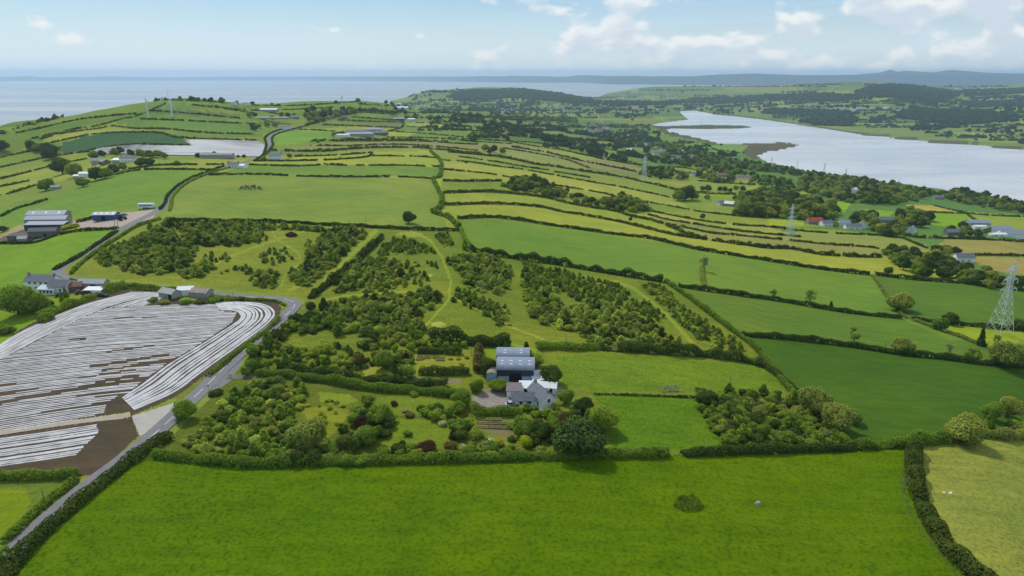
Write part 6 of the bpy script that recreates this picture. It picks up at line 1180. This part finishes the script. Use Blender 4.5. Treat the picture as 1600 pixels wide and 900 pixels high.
# ------------------------------------------------------------------ fences, beds and small things
WIRE = std('old_wire', lin((96,96,92)), 0.7)
def fence(line, look, h=1.1, step=3.0):
    lp = smooth_px(line); g = G(lp[:, 0], lp[:, 1]); xy, s = resample(g, step); z = height(xy[:, 0], xy[:, 1]); o = bpy.data.objects.new('wire_fence', None); C.objects.link(o); o.location = (xy[0, 0], xy[0, 1], z[0]); P0 = np.array([xy[0, 0], xy[0, 1], z[0]])
    pts_ = np.column_stack([xy, z])-P0
    for k in range(len(pts_)): bars('post', [(pts_[k], pts_[k]+(0, 0, h), .07, .07)], WOODP, o)
    for hh in (.35, .7, 1.0): bars('wire', [(pts_[k]+(0, 0, hh), pts_[k+1]+(0, 0, hh), .018, .018) for k in range(len(pts_)-1)], WIRE, o, 3)
    named(o, look, 'fence', line[0][0], line[0][1], own=True)
fence([(928,616),(970,617),(1030,619),(1086,621)], 'thin post and wire fence between the two paddocks'); hedge([(928,616.5),(970,617.5),(1030,619.5),(1086,621.5)], .7, .5, 'dark', 'strip of rank grass under the paddock fence')
fence([(1414,702),(1411,730),(1410,760),(1416,792),(1428,815),(1446,842),(1470,870),(1492,898),(1500,912)], 'post and wire fence along the tangled hedge')
SOIL = std('bed_soil', lin((104,80,64)), 0.95, var=0.25, scale=3); TIMB = std('bed_timber', lin((156,138,112)), 0.9, var=0.15)
def bed(px, py, L, W, look):
    o = root_at('raised_bed', px, py, 3); l, w_ = L/2, W/2; link('timber_edge', boxm('timber_edge', TIMB, (-l, l, -w_, -w_+.12, 0, .35), (-l, l, w_-.12, w_, 0, .35), (-l, -l+.12, -w_+.12, w_-.12, 0, .35), (l-.12, l, -w_+.12, w_-.12, 0, .35)), o)
    link('soil', boxm('soil', SOIL, (-l+.12, l-.12, -w_+.12, w_-.12, 0, .27)), o)
    q = sphere_dirs(60, RNG); p = np.column_stack([RNG.uniform(-l+.2, l-.2, 60), RNG.uniform(-w_+.2, w_-.2, 60), RNG.uniform(.3, .5, 60)]); link('seedlings', quads_mesh('seedlings', leaves_at(p, q, .35, RNG), RNG.random(60), LM_['light']), o)
    named(o, look, 'raised bed', px, py, own=True)
bed(656, 559, 2.4, 4.2, 'brown soil bed at the left end of the vegetable plot'); bed(667, 558, 2.4, 2.6, 'small soil bed with dark edge near the top hedge of the plot'); bed(688, 560, 3.2, 4.2, 'pale bed right of the yellow bush in the vegetable plot'); bed(677, 574, 2, 2.8, 'narrow soil bed against the lower hedge of the plot')
for i, (x, y, L) in enumerate(((764,662,8),(787,662,7),(762,668,8),(787,669,7),(765,656,7))): bed(x, y, L, 1.3, ['long timber bed in the left of the terraced garden, middle row','long timber bed in the right of the terraced garden, middle row','lowest left timber bed of the terraced garden','lowest right timber bed of the terraced garden','topmost timber bed under the clipped yard hedge'][i])
def rock(px, py, s, look, mat=STONE, sq=.5):
    v, f = [], []; n = 7; r_ = random.Random(int(px))
    for k in range(n): v.append((s*r_.uniform(.4, .6)*math.cos(6.28*k/n), s*r_.uniform(.4, .6)*math.sin(6.28*k/n), -.1))
    for k in range(n): v.append((s*r_.uniform(.25, .45)*math.cos(6.28*k/n), s*r_.uniform(.25, .45)*math.sin(6.28*k/n), s*sq*r_.uniform(.6, 1)))
    f = [(k, (k+1) % n, n+(k+1) % n, n+k) for k in range(n)]+[tuple(range(n, 2*n))]; o = link('boulder', mesh('boulder', v, f, mat), None, tuple(G1(px, py))); named(o, look, 'boulder', px, py, own=True)
rock(1184, 788, 1.7, 'small grey boulder lying in the bright foreground field', std('pale_rock', lin((150,150,150)), .8, var=.3)); rock(1485, 771, 1.0, 'pale stone in the olive field', WHITE, .4); rock(1475, 770, .7, 'smaller pale stone left of the pale stone in the olive field', WHITE, .4)
rock(378, 294, 3.5, 'left heap of grey stone rubble in the large green field'); rock(386, 293, 4.5, 'grey stone rubble heap in the large green field'); rock(396, 293, 5, 'brown rubble heap at the middle of the field ruin', RUST); rock(405, 294, 3.5, 'right heap of grey stone rubble in the large green field')
for x_, y_, w_ in ((375,296,5),(383,296,6),(391,296,6),(399,296,5),(407,296,5)): plant(x_, y_, w_, 'bush', 'olive', .6)
def patch(poly, n, size, look, colr='dark', hmax=.5, name='nettle_patch'):
    gp = G([p[0] for p in poly], [p[1] for p in poly]); P2 = [(p[0], p[1]) for p in gp]; p = []
    while len(p) < n:
        a = RNG.uniform(gp[:, 0].min(), gp[:, 0].max()); b = RNG.uniform(gp[:, 1].min(), gp[:, 1].max())
        if inside(P2, a, b) or RNG.random() < .01: p.append((a, b, 0))
    p = np.array(p); p[:, 2] = height(p[:, 0], p[:, 1])+RNG.uniform(.05, hmax, n); q = sphere_dirs(n, RNG); q[:, 2] = np.abs(q[:, 2])+.4
    tag(link(name, quads_mesh(name, leaves_at(p, q, size, RNG), RNG.random(n), LM_[colr])), look, 'nettles', kind='stuff')
patch([(1056,780),(1066,774),(1082,772),(1092,780),(1102,792),(1090,802),(1070,801),(1052,792)], 700, .32, 'dark patch of nettles in the bright foreground field', 'hedge', .35)
patch([(1030,604),(1060,602),(1066,612),(1036,614)], 500, .4, 'greyish patch of rushes in the upper paddock', 'grey', name='rush_patch')
grow_plants()
finish_labels()
